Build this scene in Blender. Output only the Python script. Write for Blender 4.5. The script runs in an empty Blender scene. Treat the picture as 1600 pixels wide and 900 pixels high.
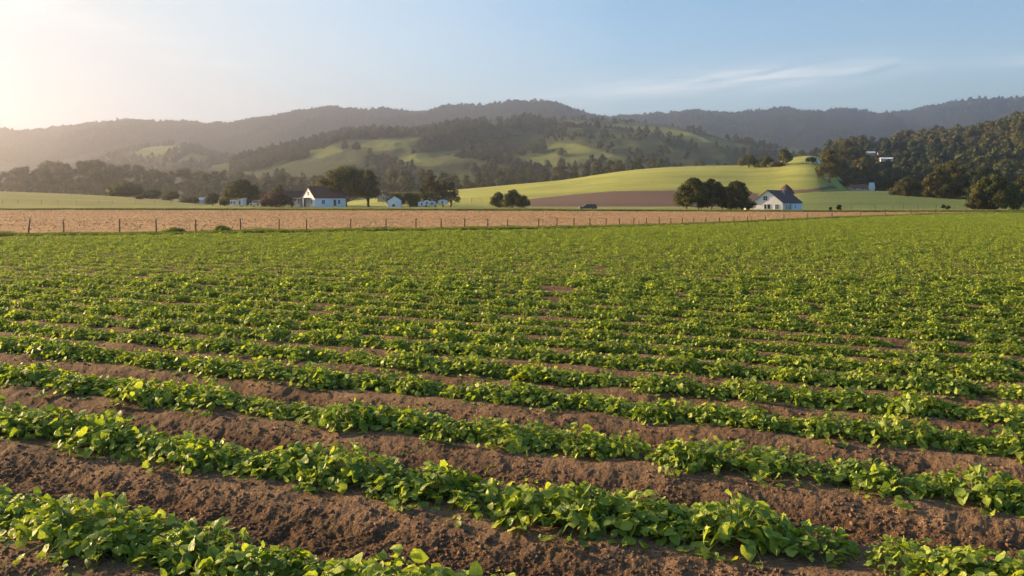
import bpy, bmesh, math, random
import numpy as np
from mathutils import Vector, Matrix, Euler
random.seed(7)
rng = np.random.default_rng(7)
S = bpy.context.scene
COL = S.collection
R = math.radians

# ------------------------------------------------------------------ camera
F, CX, HY, H = 1537.0, 800.0, 308.0, 3.0        # focal in photo pixels, horizon row, eye height
cam = bpy.data.cameras.new('camera'); co = bpy.data.objects.new('camera', cam); COL.objects.link(co)
co.location = (0, 0, H); co.rotation_euler = (R(90), 0, 0)
cam.sensor_width = 36.0; cam.lens = 36.0 * F / 1600.0
cam.shift_y = -(450 - HY) / 1600.0
cam.clip_start = 0.1; cam.clip_end = 30000
S.camera = co

# ------------------------------------------------------------------ light
SUN_AZ, SUN_EL = -64.0, 15.0        # degrees from the view direction, negative is left
sd = bpy.data.lights.new('sun', 'SUN'); so = bpy.data.objects.new('sun', sd); COL.objects.link(so)
sd.energy = 5.0; sd.angle = R(0.6); sd.color = (1.0, 0.70, 0.39)
sv = Vector((math.sin(R(SUN_AZ)) * math.cos(R(SUN_EL)), math.cos(R(SUN_AZ)) * math.cos(R(SUN_EL)), math.sin(R(SUN_EL))))
so.rotation_euler = sv.to_track_quat('Z', 'Y').to_euler(); so.location = (0, 0, 60)

W = bpy.data.worlds.new('World'); S.world = W; W.use_nodes = True
nt = W.node_tree; nt.nodes.clear()
def N(t, kind, **kw):
    n = t.nodes.new(kind)
    for k, v in kw.items(): setattr(n, k, v)
    return n
def math_n(t, op, a, b=None, c=None, clamp=False):
    n = N(t, 'ShaderNodeMath', operation=op, use_clamp=clamp)
    for i, v in enumerate((a, b, c)):
        if v is None: continue
        if isinstance(v, (int, float)): n.inputs[i].default_value = v
        else: t.links.new(v, n.inputs[i])
    return n.outputs[0]
sky = N(nt, 'ShaderNodeTexSky', sky_type='NISHITA', sun_disc=False)
sky.sun_elevation = R(SUN_EL); sky.sun_rotation = R(SUN_AZ)
sky.air_density = 1.0; sky.dust_density = 0.2; sky.ozone_density = 2.6; sky.altitude = 50
bg = N(nt, 'ShaderNodeBackground'); bg.inputs[1].default_value = 0.051
wo = N(nt, 'ShaderNodeOutputWorld')
# thin cirrus: stretched noise over the direction, kept to a few streaks
tc = N(nt, 'ShaderNodeTexCoord'); sx = N(nt, 'ShaderNodeSeparateXYZ'); nt.links.new(tc.outputs['Generated'], sx.inputs[0])
az = math_n(nt, 'ARCTAN2', sx.outputs[0], sx.outputs[1])
el = math_n(nt, 'ARCSINE', sx.outputs[2])
def streak(a0, e0, wa, we, tilt, amp):
    da = math_n(nt, 'SUBTRACT', az, R(a0)); de = math_n(nt, 'SUBTRACT', el, R(e0))
    de = math_n(nt, 'SUBTRACT', de, math_n(nt, 'MULTIPLY', da, tilt))
    q = math_n(nt, 'ADD', math_n(nt, 'POWER', math_n(nt, 'DIVIDE', da, R(wa)), 2.0), math_n(nt, 'POWER', math_n(nt, 'DIVIDE', de, R(we)), 2.0))
    return math_n(nt, 'MULTIPLY', math_n(nt, 'EXPONENT', math_n(nt, 'MULTIPLY', q, -1.0)), amp)
cv = N(nt, 'ShaderNodeCombineXYZ')
nt.links.new(math_n(nt, 'MULTIPLY', az, 9.0), cv.inputs[0]); nt.links.new(math_n(nt, 'MULTIPLY_ADD', el, 75.0, math_n(nt, 'MULTIPLY', az, -7.0)), cv.inputs[1])
cn = N(nt, 'ShaderNodeTexNoise'); cn.inputs['Scale'].default_value = 1.3; cn.inputs['Detail'].default_value = 7; cn.inputs['Roughness'].default_value = 0.62; cn.inputs['Distortion'].default_value = 0.5
nt.links.new(cv.outputs[0], cn.inputs['Vector'])
parts = [streak(13.5, 6.7, 9.0, 0.85, 0.055, 1.0), streak(7.5, 6.3, 5.6, 0.40, 0.09, 0.9), streak(28.5, 7.1, 3.0, 0.30, 0.03, 0.9), streak(17.5, 6.9, 4.0, 0.35, 0.02, 0.8),
         streak(-27.5, 10.0, 4.4, 0.8, -0.12, 0.3), streak(-22.5, 9.2, 5.5, 0.7, -0.2, 0.25), streak(-17, 7.4, 3.0, 0.2, -0.05, 0.4)]
acc = parts[0]
for p in parts[1:]: acc = math_n(nt, 'ADD', acc, p)
cm = math_n(nt, 'MULTIPLY', acc, math_n(nt, 'MULTIPLY', math_n(nt, 'SUBTRACT', cn.outputs['Fac'], 0.30), 2.2, clamp=True), clamp=True)
cm = math_n(nt, 'MULTIPLY', cm, 0.7)
mx = N(nt, 'ShaderNodeMix', data_type='RGBA'); nt.links.new(cm, mx.inputs[0]); tint = N(nt, 'ShaderNodeMix', data_type='RGBA', blend_type='MULTIPLY'); tint.inputs[0].default_value = 1; nt.links.new(sky.outputs[0], tint.inputs[6]); tint.inputs[7].default_value = (0.38, 0.88, 1.15, 1); 
hf = math_n(nt, 'EXPONENT', math_n(nt, 'MULTIPLY', math_n(nt, 'MAXIMUM', el, 0.0), -1.0 / R(7.5)))
lf = math_n(nt, 'MULTIPLY_ADD', az, -1.0 / R(55), 0.12, clamp=True)
pale = N(nt, 'ShaderNodeMix', data_type='RGBA'); nt.links.new(lf, pale.inputs[0]); pale.inputs[6].default_value = (6.6, 7.2, 6.9, 1); pale.inputs[7].default_value = (1.9, 2.7, 3.6, 1)
hm = N(nt, 'ShaderNodeMix', data_type='RGBA'); nt.links.new(math_n(nt, 'MULTIPLY_ADD', lf, 1.35, math_n(nt, 'MULTIPLY', hf, 1.0), clamp=True), hm.inputs[0]); nt.links.new(tint.outputs[2], hm.inputs[6]); nt.links.new(pale.outputs[2], hm.inputs[7]); nt.links.new(hm.outputs[2], mx.inputs[6]); mx.inputs[7].default_value = (8.8, 8.7, 8.5, 1)
nt.links.new(mx.outputs[2], bg.inputs[0]); nt.links.new(bg.outputs[0], wo.inputs[0])

S.view_settings.view_transform = 'Standard'; S.view_settings.look = 'None'
S.view_settings.exposure = 1.66; S.view_settings.gamma = 1.0; S.view_settings.use_curve_mapping = False
S.cycles.max_bounces = 6; S.cycles.diffuse_bounces = 2; S.cycles.glossy_bounces = 1; S.cycles.transmission_bounces = 3
S.cycles.transparent_max_bounces = 4; S.cycles.volume_bounces = 1
S.cycles.caustics_reflective = False; S.cycles.caustics_refractive = False
S.cycles.use_denoising = True
HAZE = 0.00023
HAZE_G = 0.87

# ------------------------------------------------------------------ helpers
def P(px, py, Y): return ((px - CX) / F * Y, Y, H - (py - HY) / F * Y)
def GD(py): return H * F / (py - HY)               # depth of flat ground at a photo row

def tag(o, label=None, cat=None, group=None, kind=None):
    if label: o['label'] = label
    if cat: o['category'] = cat
    if group: o['group'] = group
    if kind: o['kind'] = kind
    return o
def mesh_np(name, V, quads=None, tris=None, mat=None, smooth=False, attrs=None):
    m = bpy.data.meshes.new(name)
    V = np.asarray(V, np.float32).reshape(-1, 3)
    q = np.zeros((0, 4), np.int32) if quads is None else np.asarray(quads, np.int32).reshape(-1, 4)
    t = np.zeros((0, 3), np.int32) if tris is None else np.asarray(tris, np.int32).reshape(-1, 3)
    m.vertices.add(len(V)); m.vertices.foreach_set('co', V.ravel())
    nl = q.size + t.size
    if nl:
        m.loops.add(nl); m.loops.foreach_set('vertex_index', np.concatenate([q.ravel(), t.ravel()]))
        st = np.concatenate([np.arange(len(q)) * 4, q.size + np.arange(len(t)) * 3]).astype(np.int32)
        m.polygons.add(len(q) + len(t)); m.polygons.foreach_set('loop_start', st)
        if smooth: m.polygons.foreach_set('use_smooth', np.ones(len(st), bool))
    if attrs:
        for k, a in attrs.items():
            a = np.asarray(a, np.float32)
            if a.ndim == 1: m.attributes.new(k, 'FLOAT', 'POINT').data.foreach_set('value', a)
            else: m.attributes.new(k, 'FLOAT_VECTOR', 'POINT').data.foreach_set('vector', a.ravel())
    if mat: m.materials.append(mat)
    m.update(calc_edges=True)
    return m
def link(name, data, parent=None, loc=None, rz=0):
    o = bpy.data.objects.new(name, data); COL.objects.link(o)
    if parent: o.parent = parent
    if loc is not None: o.location = loc
    if rz: o.rotation_euler = (0, 0, rz)
    return o
def thing(name, loc, label, cat, group=None, rz=0):
    o = link(name, None, None, loc, rz); o.empty_display_size = 0.3
    return tag(o, label, cat, group)
def copy_tree(o, parent=None):
    c = o.copy(); COL.objects.link(c)
    if parent: c.parent = parent
    for ch in KIDS.get(o.name, []):
        copy_tree(ch, c)
    return c
KIDS = {}
def kid(parent, o): KIDS.setdefault(parent.name, []).append(o); return o

# value noise -------------------------------------------------------
def _h(ix, iy, seed):
    n = (ix.astype(np.int64) * 374761393 + iy.astype(np.int64) * 668265263 + seed * 974711) & 0x7fffffff
    n = ((n ^ (n >> 13)) * 1274126177) & 0x7fffffff
    return ((n ^ (n >> 16)) & 0xffff) / 65535.0
def vnoise(x, y, seed=0):
    ix = np.floor(x); iy = np.floor(y); fx = x - ix; fy = y - iy
    fx = fx * fx * (3 - 2 * fx); fy = fy * fy * (3 - 2 * fy)
    a = _h(ix, iy, seed); b = _h(ix + 1, iy, seed); c = _h(ix, iy + 1, seed); d = _h(ix + 1, iy + 1, seed)
    return (a + (b - a) * fx) * (1 - fy) + (c + (d - c) * fx) * fy
def fbm(x, y, oct=4, seed=0, rough=0.5):
    s = 0; a = 1; t = 0
    for i in range(oct):
        s = s + a * (vnoise(x, y, seed + i * 17) * 2 - 1); t += a; a *= rough; x = x * 2.03 + 11.3; y = y * 2.03 + 5.7
    return s / t

# ------------------------------------------------------------------ materials
def mat(name, build):
    m = bpy.data.materials.new(name); m.use_nodes = True; t = m.node_tree; t.nodes.clear()
    out = N(t, 'ShaderNodeOutputMaterial'); build(t, out); return m
def noise_ramp(t, scale, stops, coord='Object', detail=5, rough=0.6, vec=None, dist=0.0):
    n = N(t, 'ShaderNodeTexNoise'); n.inputs['Scale'].default_value = scale; n.inputs['Detail'].default_value = detail
    n.inputs['Roughness'].default_value = rough; n.inputs['Distortion'].default_value = dist
    if vec is None:
        c = N(t, 'ShaderNodeTexCoord'); vec = c.outputs[coord]
    t.links.new(vec, n.inputs['Vector'])
    r = N(t, 'ShaderNodeValToRGB'); e = r.color_ramp.elements
    e[0].position, e[0].color = stops[0][0], (*stops[0][1], 1); e[1].position, e[1].color = stops[-1][0], (*stops[-1][1], 1)
    for p, c in stops[1:-1]: x = e.new(p); x.color = (*c, 1)
    t.links.new(n.outputs['Fac'], r.inputs[0])
    return r.outputs[0], n
def bump(t, h, strength=0.5, dist=0.1):
    b = N(t, 'ShaderNodeBump'); b.inputs['Strength'].default_value = strength; b.inputs['Distance'].default_value = dist
    t.links.new(h, b.inputs['Height']); return b.outputs[0]
def pbsdf(t, out, col, rough=0.9, normal=None, spec=0.2):
    b = N(t, 'ShaderNodeBsdfPrincipled')
    if isinstance(col, tuple): b.inputs['Base Color'].default_value = (*col[:3], 1)
    else: t.links.new(col, b.inputs['Base Color'])
    b.inputs['Roughness'].default_value = rough; b.inputs['Specular IOR Level'].default_value = spec
    if normal is not None: t.links.new(normal, b.inputs['Normal'])
    if out is not None: t.links.new(b.outputs[0], out.inputs[0])
    return b.outputs[0]
def mixc(t, fac, a, b, mode='MIX'):
    m = N(t, 'ShaderNodeMix', data_type='RGBA', blend_type=mode)
    for i, v in ((0, fac), (6, a), (7, b)):
        if isinstance(v, (int, float)): m.inputs[i].default_value = v
        elif isinstance(v, tuple): m.inputs[i].default_value = (*v[:3], 1)
        else: t.links.new(v, m.inputs[i])
    return m.outputs[2]
def attr(t, name, out='Fac', geom='GEOMETRY'):
    a = N(t, 'ShaderNodeAttribute'); a.attribute_name = name; return a.outputs[out]

def painted(name, col, scale=3.0, var=0.15, rough=0.75):
    def b(t, out):
        c, n = noise_ramp(t, scale, [(0.3, tuple(x * (1 - var) for x in col)), (0.7, col)])
        pbsdf(t, out, c, rough, bump(t, n.outputs['Fac'], 0.2, 0.02))
    return mat(name, b)
def roofing(name, c0, c1):
    def b(t, out):
        tc = N(t, 'ShaderNodeTexCoord'); w = N(t, 'ShaderNodeTexWave'); w.bands_direction = 'Z'; w.inputs['Scale'].default_value = 2.2; w.inputs['Distortion'].default_value = 0.6
        t.links.new(tc.outputs['Object'], w.inputs['Vector'])
        c, n = noise_ramp(t, 1.6, [(0.3, c0), (0.7, c1)], detail=8)
        c = mixc(t, math_n(t, 'MULTIPLY', w.outputs['Fac'], 0.35), c, tuple(x * 0.55 for x in c0))
        pbsdf(t, out, c, 0.85, bump(t, w.outputs['Fac'], 0.5, 0.04))
    return mat(name, b)

def leaf_mat(name, cols, trans=0.35, tcol=(1.3, 1.25, 0.5), veins=False, obj_var=0.25):
    def b(t, out):
        r = N(t, 'ShaderNodeValToRGB'); e = r.color_ramp.elements
        e[0].position, e[0].color = 0.0, (*cols[0], 1); e[1].position, e[1].color = 1.0, (*cols[-1], 1)
        for i, c in enumerate(cols[1:-1]):
            x = e.new((i + 1) / (len(cols) - 1)); x.color = (*c, 1)
        oi = N(t, 'ShaderNodeObjectInfo')
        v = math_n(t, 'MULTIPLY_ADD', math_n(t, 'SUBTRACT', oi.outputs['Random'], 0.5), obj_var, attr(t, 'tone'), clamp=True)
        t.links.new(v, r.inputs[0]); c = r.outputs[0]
        nrm = None
        if veins:
            sp = N(t, 'ShaderNodeSeparateXYZ'); t.links.new(attr(t, 'luv', 'Vector'), sp.inputs[0])
            u = math_n(t, 'ABSOLUTE', sp.outputs[0])
            mid = math_n(t, 'SUBTRACT', 1.0, math_n(t, 'MULTIPLY', u, 9.0), clamp=True)
            ph = math_n(t, 'SUBTRACT', math_n(t, 'MULTIPLY', sp.outputs[1], 7.0), math_n(t, 'MULTIPLY', u, 2.2))
            lat = math_n(t, 'POWER', math_n(t, 'ABSOLUTE', math_n(t, 'SINE', math_n(t, 'MULTIPLY', ph, math.pi))), 0.5)
            vv = math_n(t, 'MAXIMUM', mid, math_n(t, 'MULTIPLY', math_n(t, 'SUBTRACT', 1.0, lat), 0.8))
            c = mixc(t, math_n(t, 'MULTIPLY', vv, 0.35), c, (0.30, 0.38, 0.10))
            nrm = bump(t, math_n(t, 'SUBTRACT', 1.0, vv), 0.5, 0.004)
        bs = N(t, 'ShaderNodeBsdfPrincipled'); t.links.new(c, bs.inputs['Base Color']); bs.inputs['Roughness'].default_value = 0.5 if veins else 0.7
        bs.inputs['Specular IOR Level'].default_value = 0.35 if veins else 0.12
        if nrm is not None: t.links.new(nrm, bs.inputs['Normal'])
        tr = N(t, 'ShaderNodeBsdfTranslucent'); t.links.new(mixc(t, 1.0, c, tcol, 'MULTIPLY'), tr.inputs[0])
        ms = N(t, 'ShaderNodeMixShader'); ms.inputs[0].default_value = trans
        t.links.new(bs.outputs[0], ms.inputs[1]); t.links.new(tr.outputs[0], ms.inputs[2]); t.links.new(ms.outputs[0], out.inputs[0])
    return mat(name, b)

M = {}
M['crop_leaf'] = leaf_mat('crop_leaf', [(0.045, 0.11, 0.012), (0.205, 0.295, 0.036), (0.41, 0.48, 0.062), (0.36, 0.40, 0.06)], 0.36, (1.35, 1.35, 0.55), veins=True)
M['crop_stem'] = painted('crop_stem', (0.22, 0.30, 0.08), 30)
M['oak_leaf'] = leaf_mat('oak_leaf', [(0.040, 0.056, 0.015), (0.075, 0.090, 0.024), (0.15, 0.14, 0.038)], 0.25, (1.3, 1.1, 0.5))
M['olive_leaf'] = leaf_mat('olive_leaf', [(0.045, 0.050, 0.016), (0.085, 0.085, 0.026), (0.15, 0.125, 0.04)], 0.22, (1.3, 1.1, 0.5))
M['russet_leaf'] = leaf_mat('russet_leaf', [(0.050, 0.032, 0.018), (0.085, 0.050, 0.026), (0.14, 0.08, 0.035)], 0.2, (1.2, 1.0, 0.6))
M['dark_leaf'] = leaf_mat('dark_leaf', [(0.018, 0.028, 0.012), (0.035, 0.050, 0.018), (0.06, 0.070, 0.022)], 0.15, (1.2, 1.1, 0.5))
M['grass_leaf'] = leaf_mat('grass_leaf', [(0.09, 0.16, 0.03), (0.16, 0.24, 0.04), (0.30, 0.32, 0.09)], 0.35, (1.3, 1.2, 0.5))
M['verge_leaf'] = leaf_mat('verge_leaf', [(0.05, 0.09, 0.03), (0.09, 0.13, 0.04), (0.18, 0.19, 0.07)], 0.2, (1.3, 1.2, 0.5))
M['pale_leaf'] = leaf_mat('pale_leaf', [(0.16, 0.15, 0.06), (0.26, 0.24, 0.08), (0.34, 0.30, 0.12)], 0.3, (1.2, 1.1, 0.6))
M['bark'] = painted('bark', (0.13, 0.10, 0.075), 4, 0.5, 0.95)
M['pale_bark'] = painted('pale_bark', (0.24, 0.19, 0.14), 4, 0.4, 0.95)
M['white_wall'] = painted('white_wall', (0.84, 0.83, 0.82), 1.2, 0.10)
M['blue_and_shade_wall'] = painted('blue_and_shade_wall', (0.74, 0.83, 0.90), 1.2, 0.10)  # shed walls; also stands for bluish shade on the farmhouse sides
M['cream_wall'] = painted('cream_wall', (0.74, 0.66, 0.48), 1.5, 0.12)
M['pink_wall'] = painted('pink_wall', (0.66, 0.56, 0.55), 1.5, 0.15)
M['white_trim'] = painted('white_trim', (0.80, 0.80, 0.80), 5, 0.08)
M['dark_open'] = painted('dark_open', (0.03, 0.03, 0.035), 5, 0.3)
M['brown_door'] = painted('brown_door', (0.16, 0.10, 0.07), 5, 0.3)
M['maroon_roof'] = roofing('maroon_roof', (0.12, 0.050, 0.042), (0.18, 0.080, 0.065))
M['slate_roof'] = roofing('slate_roof', (0.085, 0.060, 0.065), (0.15, 0.105, 0.105))
M['rust_roof'] = roofing('rust_roof', (0.16, 0.075, 0.050), (0.24, 0.12, 0.08))
M['tower_roof'] = roofing('tower_roof', (0.10, 0.055, 0.042), (0.16, 0.085, 0.06))
M['dark_roof'] = roofing('dark_roof', (0.060, 0.042, 0.042), (0.10, 0.07, 0.065))
M['pale_roof'] = roofing('pale_roof', (0.55, 0.66, 0.72), (0.70, 0.78, 0.80))
M['blue_roof'] = roofing('blue_roof', (0.20, 0.24, 0.36), (0.28, 0.33, 0.46))
M['grey_wood'] = painted('grey_wood', (0.10, 0.085, 0.07), 8, 0.5, 0.95)
M['brick'] = painted('brick', (0.35, 0.28, 0.25), 6, 0.3)
def _glass(t, out): pbsdf(t, out, (0.03, 0.04, 0.05), 0.12, None, 0.5)
M['glass'] = mat('glass', _glass)
def _paint(c):
    def b(t, out):
        s, n = noise_ramp(t, 3, [(0.3, tuple(x * .8 for x in c)), (0.7, c)]); pbsdf(t, out, s, 0.35, None, 0.5)
    return b
M['green_paint'] = mat('green_paint', _paint((0.045, 0.075, 0.055)))
M['white_paint'] = mat('white_paint', _paint((0.78, 0.76, 0.70)))
def _rub(t, out): pbsdf(t, out, (0.02, 0.02, 0.02), 0.9)
M['rubber'] = mat('rubber', _rub)
def _met(t, out):
    b = N(t, 'ShaderNodeBsdfPrincipled'); b.inputs['Base Color'].default_value = (0.35, 0.33, 0.30, 1); b.inputs['Metallic'].default_value = 0.8; b.inputs['Roughness'].default_value = 0.5
    t.links.new(b.outputs[0], out.inputs[0])
M['metal'] = mat('metal', _met)

def _soil(t, out):
    g = N(t, 'ShaderNodeNewGeometry')
    c1, n1 = noise_ramp(t, 0.7, [(0.3, (0.135, 0.090, 0.056)), (0.55, (0.215, 0.144, 0.090)), (0.75, (0.31, 0.21, 0.132))], vec=g.outputs['Position'], detail=6)
    c2, n2 = noise_ramp(t, 26, [(0.32, (0.50, 0.46, 0.44)), (0.62, (1.12, 1.08, 1.02))], vec=g.outputs['Position'], detail=8, rough=0.7)
    c = mixc(t, 1.0, c1, c2, 'MULTIPLY')
    n3 = N(t, 'ShaderNodeTexNoise'); n3.inputs['Scale'].default_value = 55; n3.inputs['Detail'].default_value = 6; t.links.new(g.outputs['Position'], n3.inputs['Vector'])
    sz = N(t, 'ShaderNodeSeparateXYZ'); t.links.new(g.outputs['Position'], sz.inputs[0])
    low_dark = math_n(t, 'SUBTRACT', math_n(t, 'MULTIPLY_ADD', n1.outputs['Fac'], 0.9, 0.42), math_n(t, 'MULTIPLY', sz.outputs[2], 7.0), clamp=True)  # soil colour darkens towards the furrow bottoms, broken up by noise
    c = mixc(t, low_dark, c, mixc(t, 1.0, c, (0.50, 0.44, 0.40), 'MULTIPLY'))
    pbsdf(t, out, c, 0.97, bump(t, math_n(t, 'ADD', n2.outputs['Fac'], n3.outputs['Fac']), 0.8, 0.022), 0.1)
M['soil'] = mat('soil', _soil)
def _clod(t, out):
    oi = N(t, 'ShaderNodeObjectInfo')
    c, n = noise_ramp(t, 3, [(0.3, (0.11, 0.066, 0.042)), (0.7, (0.22, 0.135, 0.088))], detail=6)
    c = mixc(t, math_n(t, 'MULTIPLY', oi.outputs['Random'], 0.5), c, (0.30, 0.19, 0.125))
    pbsdf(t, out, c, 0.97, bump(t, n.outputs['Fac'], 0.6, 0.02), 0.1)
M['clod'] = mat('clod', _clod)
def _brown(t, out):
    g = N(t, 'ShaderNodeNewGeometry')
    mp = N(t, 'ShaderNodeMapping'); mp.inputs['Scale'].default_value = (0.05, 0.5, 1); mp.inputs['Rotation'].default_value = (0, 0, R(3)); t.links.new(g.outputs['Position'], mp.inputs[0])
    c1, n1 = noise_ramp(t, 1.0, [(0.3, (0.33, 0.21, 0.105)), (0.7, (0.52, 0.345, 0.175))], vec=mp.outputs[0], detail=8, rough=0.7)
    c2, n2 = noise_ramp(t, 0.9, [(0.38, (0.66, 0.62, 0.58)), (0.6, (1.15, 1.12, 1.05))], vec=g.outputs['Position'], detail=8, rough=0.75)
    pbsdf(t, out, mixc(t, 1.0, c1, c2, 'MULTIPLY'), 0.97, bump(t, n2.outputs['Fac'], 0.8, 0.12), 0.1)
M['brown'] = mat('brown', _brown)
def _grassy(c0, c1, c2, stripes=True):
    def b(t, out):
        g = N(t, 'ShaderNodeNewGeometry')
        mp = N(t, 'ShaderNodeMapping'); mp.inputs['Scale'].default_value = (0.012, 0.07, 0.3); t.links.new(g.outputs['Position'], mp.inputs[0])
        a, n1 = noise_ramp(t, 1.0, [(0.3, c0), (0.5, c1), (0.72, c2)], vec=mp.outputs[0], detail=9, rough=0.68)
        k, n2 = noise_ramp(t, 0.9, [(0.35, (0.78, 0.8, 0.78)), (0.65, (1.15, 1.12, 1.1))], vec=g.outputs['Position'], detail=7, rough=0.7)
        pbsdf(t, out, mixc(t, 1.0, a, k, 'MULTIPLY'), 0.95, bump(t, n2.outputs['Fac'], 0.6, 0.25), 0.1)
    return b
M['ground_grass'] = mat('ground_grass', _grassy((0.13, 0.17, 0.045), (0.20, 0.23, 0.07), (0.29, 0.28, 0.11)))
M['pasture'] = mat('pasture', _grassy((0.15, 0.165, 0.045), (0.21, 0.22, 0.06), (0.28, 0.27, 0.09)))
M['meadow'] = mat('meadow', _grassy((0.095, 0.15, 0.045), (0.135, 0.18, 0.055), (0.20, 0.235, 0.07)))
def _greenhill(t, out):
    g = N(t, 'ShaderNodeNewGeometry')
    mp = N(t, 'ShaderNodeMapping'); mp.inputs['Scale'].default_value = (0.010, 0.05, 0.30); t.links.new(g.outputs['Position'], mp.inputs[0])
    a, n1 = noise_ramp(t, 1.0, [(0.3, (0.19, 0.22, 0.055)), (0.5, (0.29, 0.31, 0.072)), (0.7, (0.39, 0.39, 0.09))], vec=mp.outputs[0], detail=8, rough=0.6)
    br, n3 = noise_ramp(t, 1.0, [(0.3, (0.125, 0.082, 0.064)), (0.7, (0.17, 0.110, 0.084))], vec=mp.outputs[0], detail=8, rough=0.7)
    k, n2 = noise_ramp(t, 0.9, [(0.35, (0.82, 0.84, 0.82)), (0.65, (1.12, 1.1, 1.1))], vec=g.outputs['Position'], detail=7, rough=0.7)
    m = math_n(t, 'MULTIPLY_ADD', attr(t, 'field'), 1.2, 0.5, clamp=True)
    c = mixc(t, 1.0, mixc(t, m, a, br), k, 'MULTIPLY')
    pbsdf(t, out, c, 0.95, bump(t, n2.outputs['Fac'], 0.5, 0.2), 0.1)
M['greenhill'] = mat('greenhill', _greenhill)
def _woodhill(t, out):
    g = N(t, 'ShaderNodeNewGeometry')
    w, n1 = noise_ramp(t, 0.05, [(0.3, (0.035, 0.050, 0.018)), (0.7, (0.085, 0.10, 0.034))], vec=g.outputs['Position'], detail=8, rough=0.75)
    a, n2 = noise_ramp(t, 0.02, [(0.3, (0.09, 0.12, 0.035)), (0.7, (0.17, 0.19, 0.055))], vec=g.outputs['Position'], detail=8, rough=0.7)
    m = math_n(t, 'MULTIPLY_ADD', attr(t, 'field'), 0.6, 0.5, clamp=True)
    pbsdf(t, out, mixc(t, m, w, a), 0.97, bump(t, n1.outputs['Fac'], 0.9, 6.0), 0.05)
M['woodhill'] = mat('woodhill', _woodhill)

# ------------------------------------------------------------------ scatter (stuff only)
def scatter(name, pts, rz, sc, idx, sources, label, cat='plants'):
    pts = np.asarray(pts, np.float32)
    n = len(pts); rot = np.zeros((n, 3), np.float32); rot[:, 2] = rz
    sc = np.asarray(sc, np.float32)
    if sc.ndim == 1: sc = np.repeat(sc[:, None], 3, 1)
    me = mesh_np(name, pts, attrs={'rot': rot, 'scl': sc, 'pick': idx})
    o = link(name, me); tag(o, label, cat, kind='stuff')
    g = bpy.data.node_groups.new(name, 'GeometryNodeTree')
    g.interface.new_socket('Geometry', in_out='INPUT', socket_type='NodeSocketGeometry'); g.interface.new_socket('Geometry', in_out='OUTPUT', socket_type='NodeSocketGeometry')
    gi = g.nodes.new('NodeGroupInput'); go = g.nodes.new('NodeGroupOutput'); jn = g.nodes.new('GeometryNodeGeometryToInstance')
    for s in reversed(sources):
        oi = g.nodes.new('GeometryNodeObjectInfo'); oi.transform_space = 'ORIGINAL'; oi.inputs['Object'].default_value = s; oi.inputs['As Instance'].default_value = True
        ji = oi.outputs['Geometry']
        if s is sources[-1]: jg = g.nodes.new('GeometryNodeJoinGeometry')
        g.links.new(ji, jg.inputs[0])
    iop = g.nodes.new('GeometryNodeInstanceOnPoints'); iop.inputs['Pick Instance'].default_value = True
    def na(nm, ty):
        a = g.nodes.new('GeometryNodeInputNamedAttribute'); a.data_type = ty; a.inputs[0].default_value = nm; return a.outputs[0]
    m2p = g.nodes.new('GeometryNodeMeshToPoints')
    g.links.new(gi.outputs[0], m2p.inputs[0]); g.links.new(m2p.outputs[0], iop.inputs['Points']); g.links.new(jg.outputs[0], iop.inputs['Instance'])
    g.links.new(na('pick', 'FLOAT'), iop.inputs['Instance Index']); g.links.new(na('rot', 'FLOAT_VECTOR'), iop.inputs['Rotation']); g.links.new(na('scl', 'FLOAT_VECTOR'), iop.inputs['Scale'])
    g.links.new(iop.outputs[0], go.inputs[0])
    md = o.modifiers.new('scatter', 'NODES'); md.node_group = g
    return o

# ------------------------------------------------------------------ the crop field's soil
RU = np.array([0.895, -0.446]); RN = np.array([0.446, 0.895])
ROWS = [1.75, 3.7, 5.7, 7.95, 10.15, 12.2, 14.0, 15.7, 17.3, 18.8]
while ROWS[-1] < 330: ROWS.append(ROWS[-1] + 1.5)
ROWS = np.array(ROWS)
EDGE = np.array([(-900, 374), (-400, 372), (-100, 370.5), (0, 369), (100, 368), (200, 367), (300, 365), (450, 363), (600, 360.5), (800, 358.5), (900, 356.5), (1000, 353.5), (1100, 350), (1200, 346), (1300, 341), (1400, 337), (1480, 334.5), (1600, 332.5), (1800, 331.5), (2400, 330.5)])
def edge_y(px): return np.interp(px, EDGE[:, 0], EDGE[:, 1])
def far_y(px): return np.interp(px, [-900, 0, 700, 1000, 1300, 1500, 2400], [327.5, 328, 329.2, 330.2, 331.6, 331.6, 329.5])
def row_info(X, Y):
    n = RN[0] * X + RN[1] * Y; u = RU[0] * X + RU[1] * Y
    n = n - 0.04 * np.sin(u * 0.21 + n * 0.1)
    i = np.clip(np.searchsorted(ROWS, n), 1, len(ROWS) - 1)
    a, b = ROWS[i - 1], ROWS[i]; near = np.where(n - a < b - n, i - 1, i)
    return n - ROWS[near], u, near
def near_far(k): return k > 7
def soil_z(X, Y, fine=True):
    d, u, k = row_info(X, Y)
    t = np.clip((np.abs(d) - 0.30) / np.interp(k, [4, 9], [.66, .44]), 0, 1); t = t * t * (3 - 2 * t)
    z = np.interp(k, [3, 9], [.20, .11]) * (1 - t)
    z = z + 0.045 * fbm(X * 1.1, Y * 1.1, 3, 3)
    if fine:
        w = 0.45 + 0.55 * t
        a = fbm(X * 7, Y * 7, 4, 11, 0.6)
        z = z + w * 0.040 * a + 0.016 * np.abs(fbm(X * 22, Y * 22, 3, 23, 0.6)) * w
        # hoe drag marks running down the flank of the ridge
        z = z + 0.012 * fbm(u * 9 + d * 3, d * 1.6, 3, 31) * (1 - np.abs(2 * t - 1))
    return z
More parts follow.
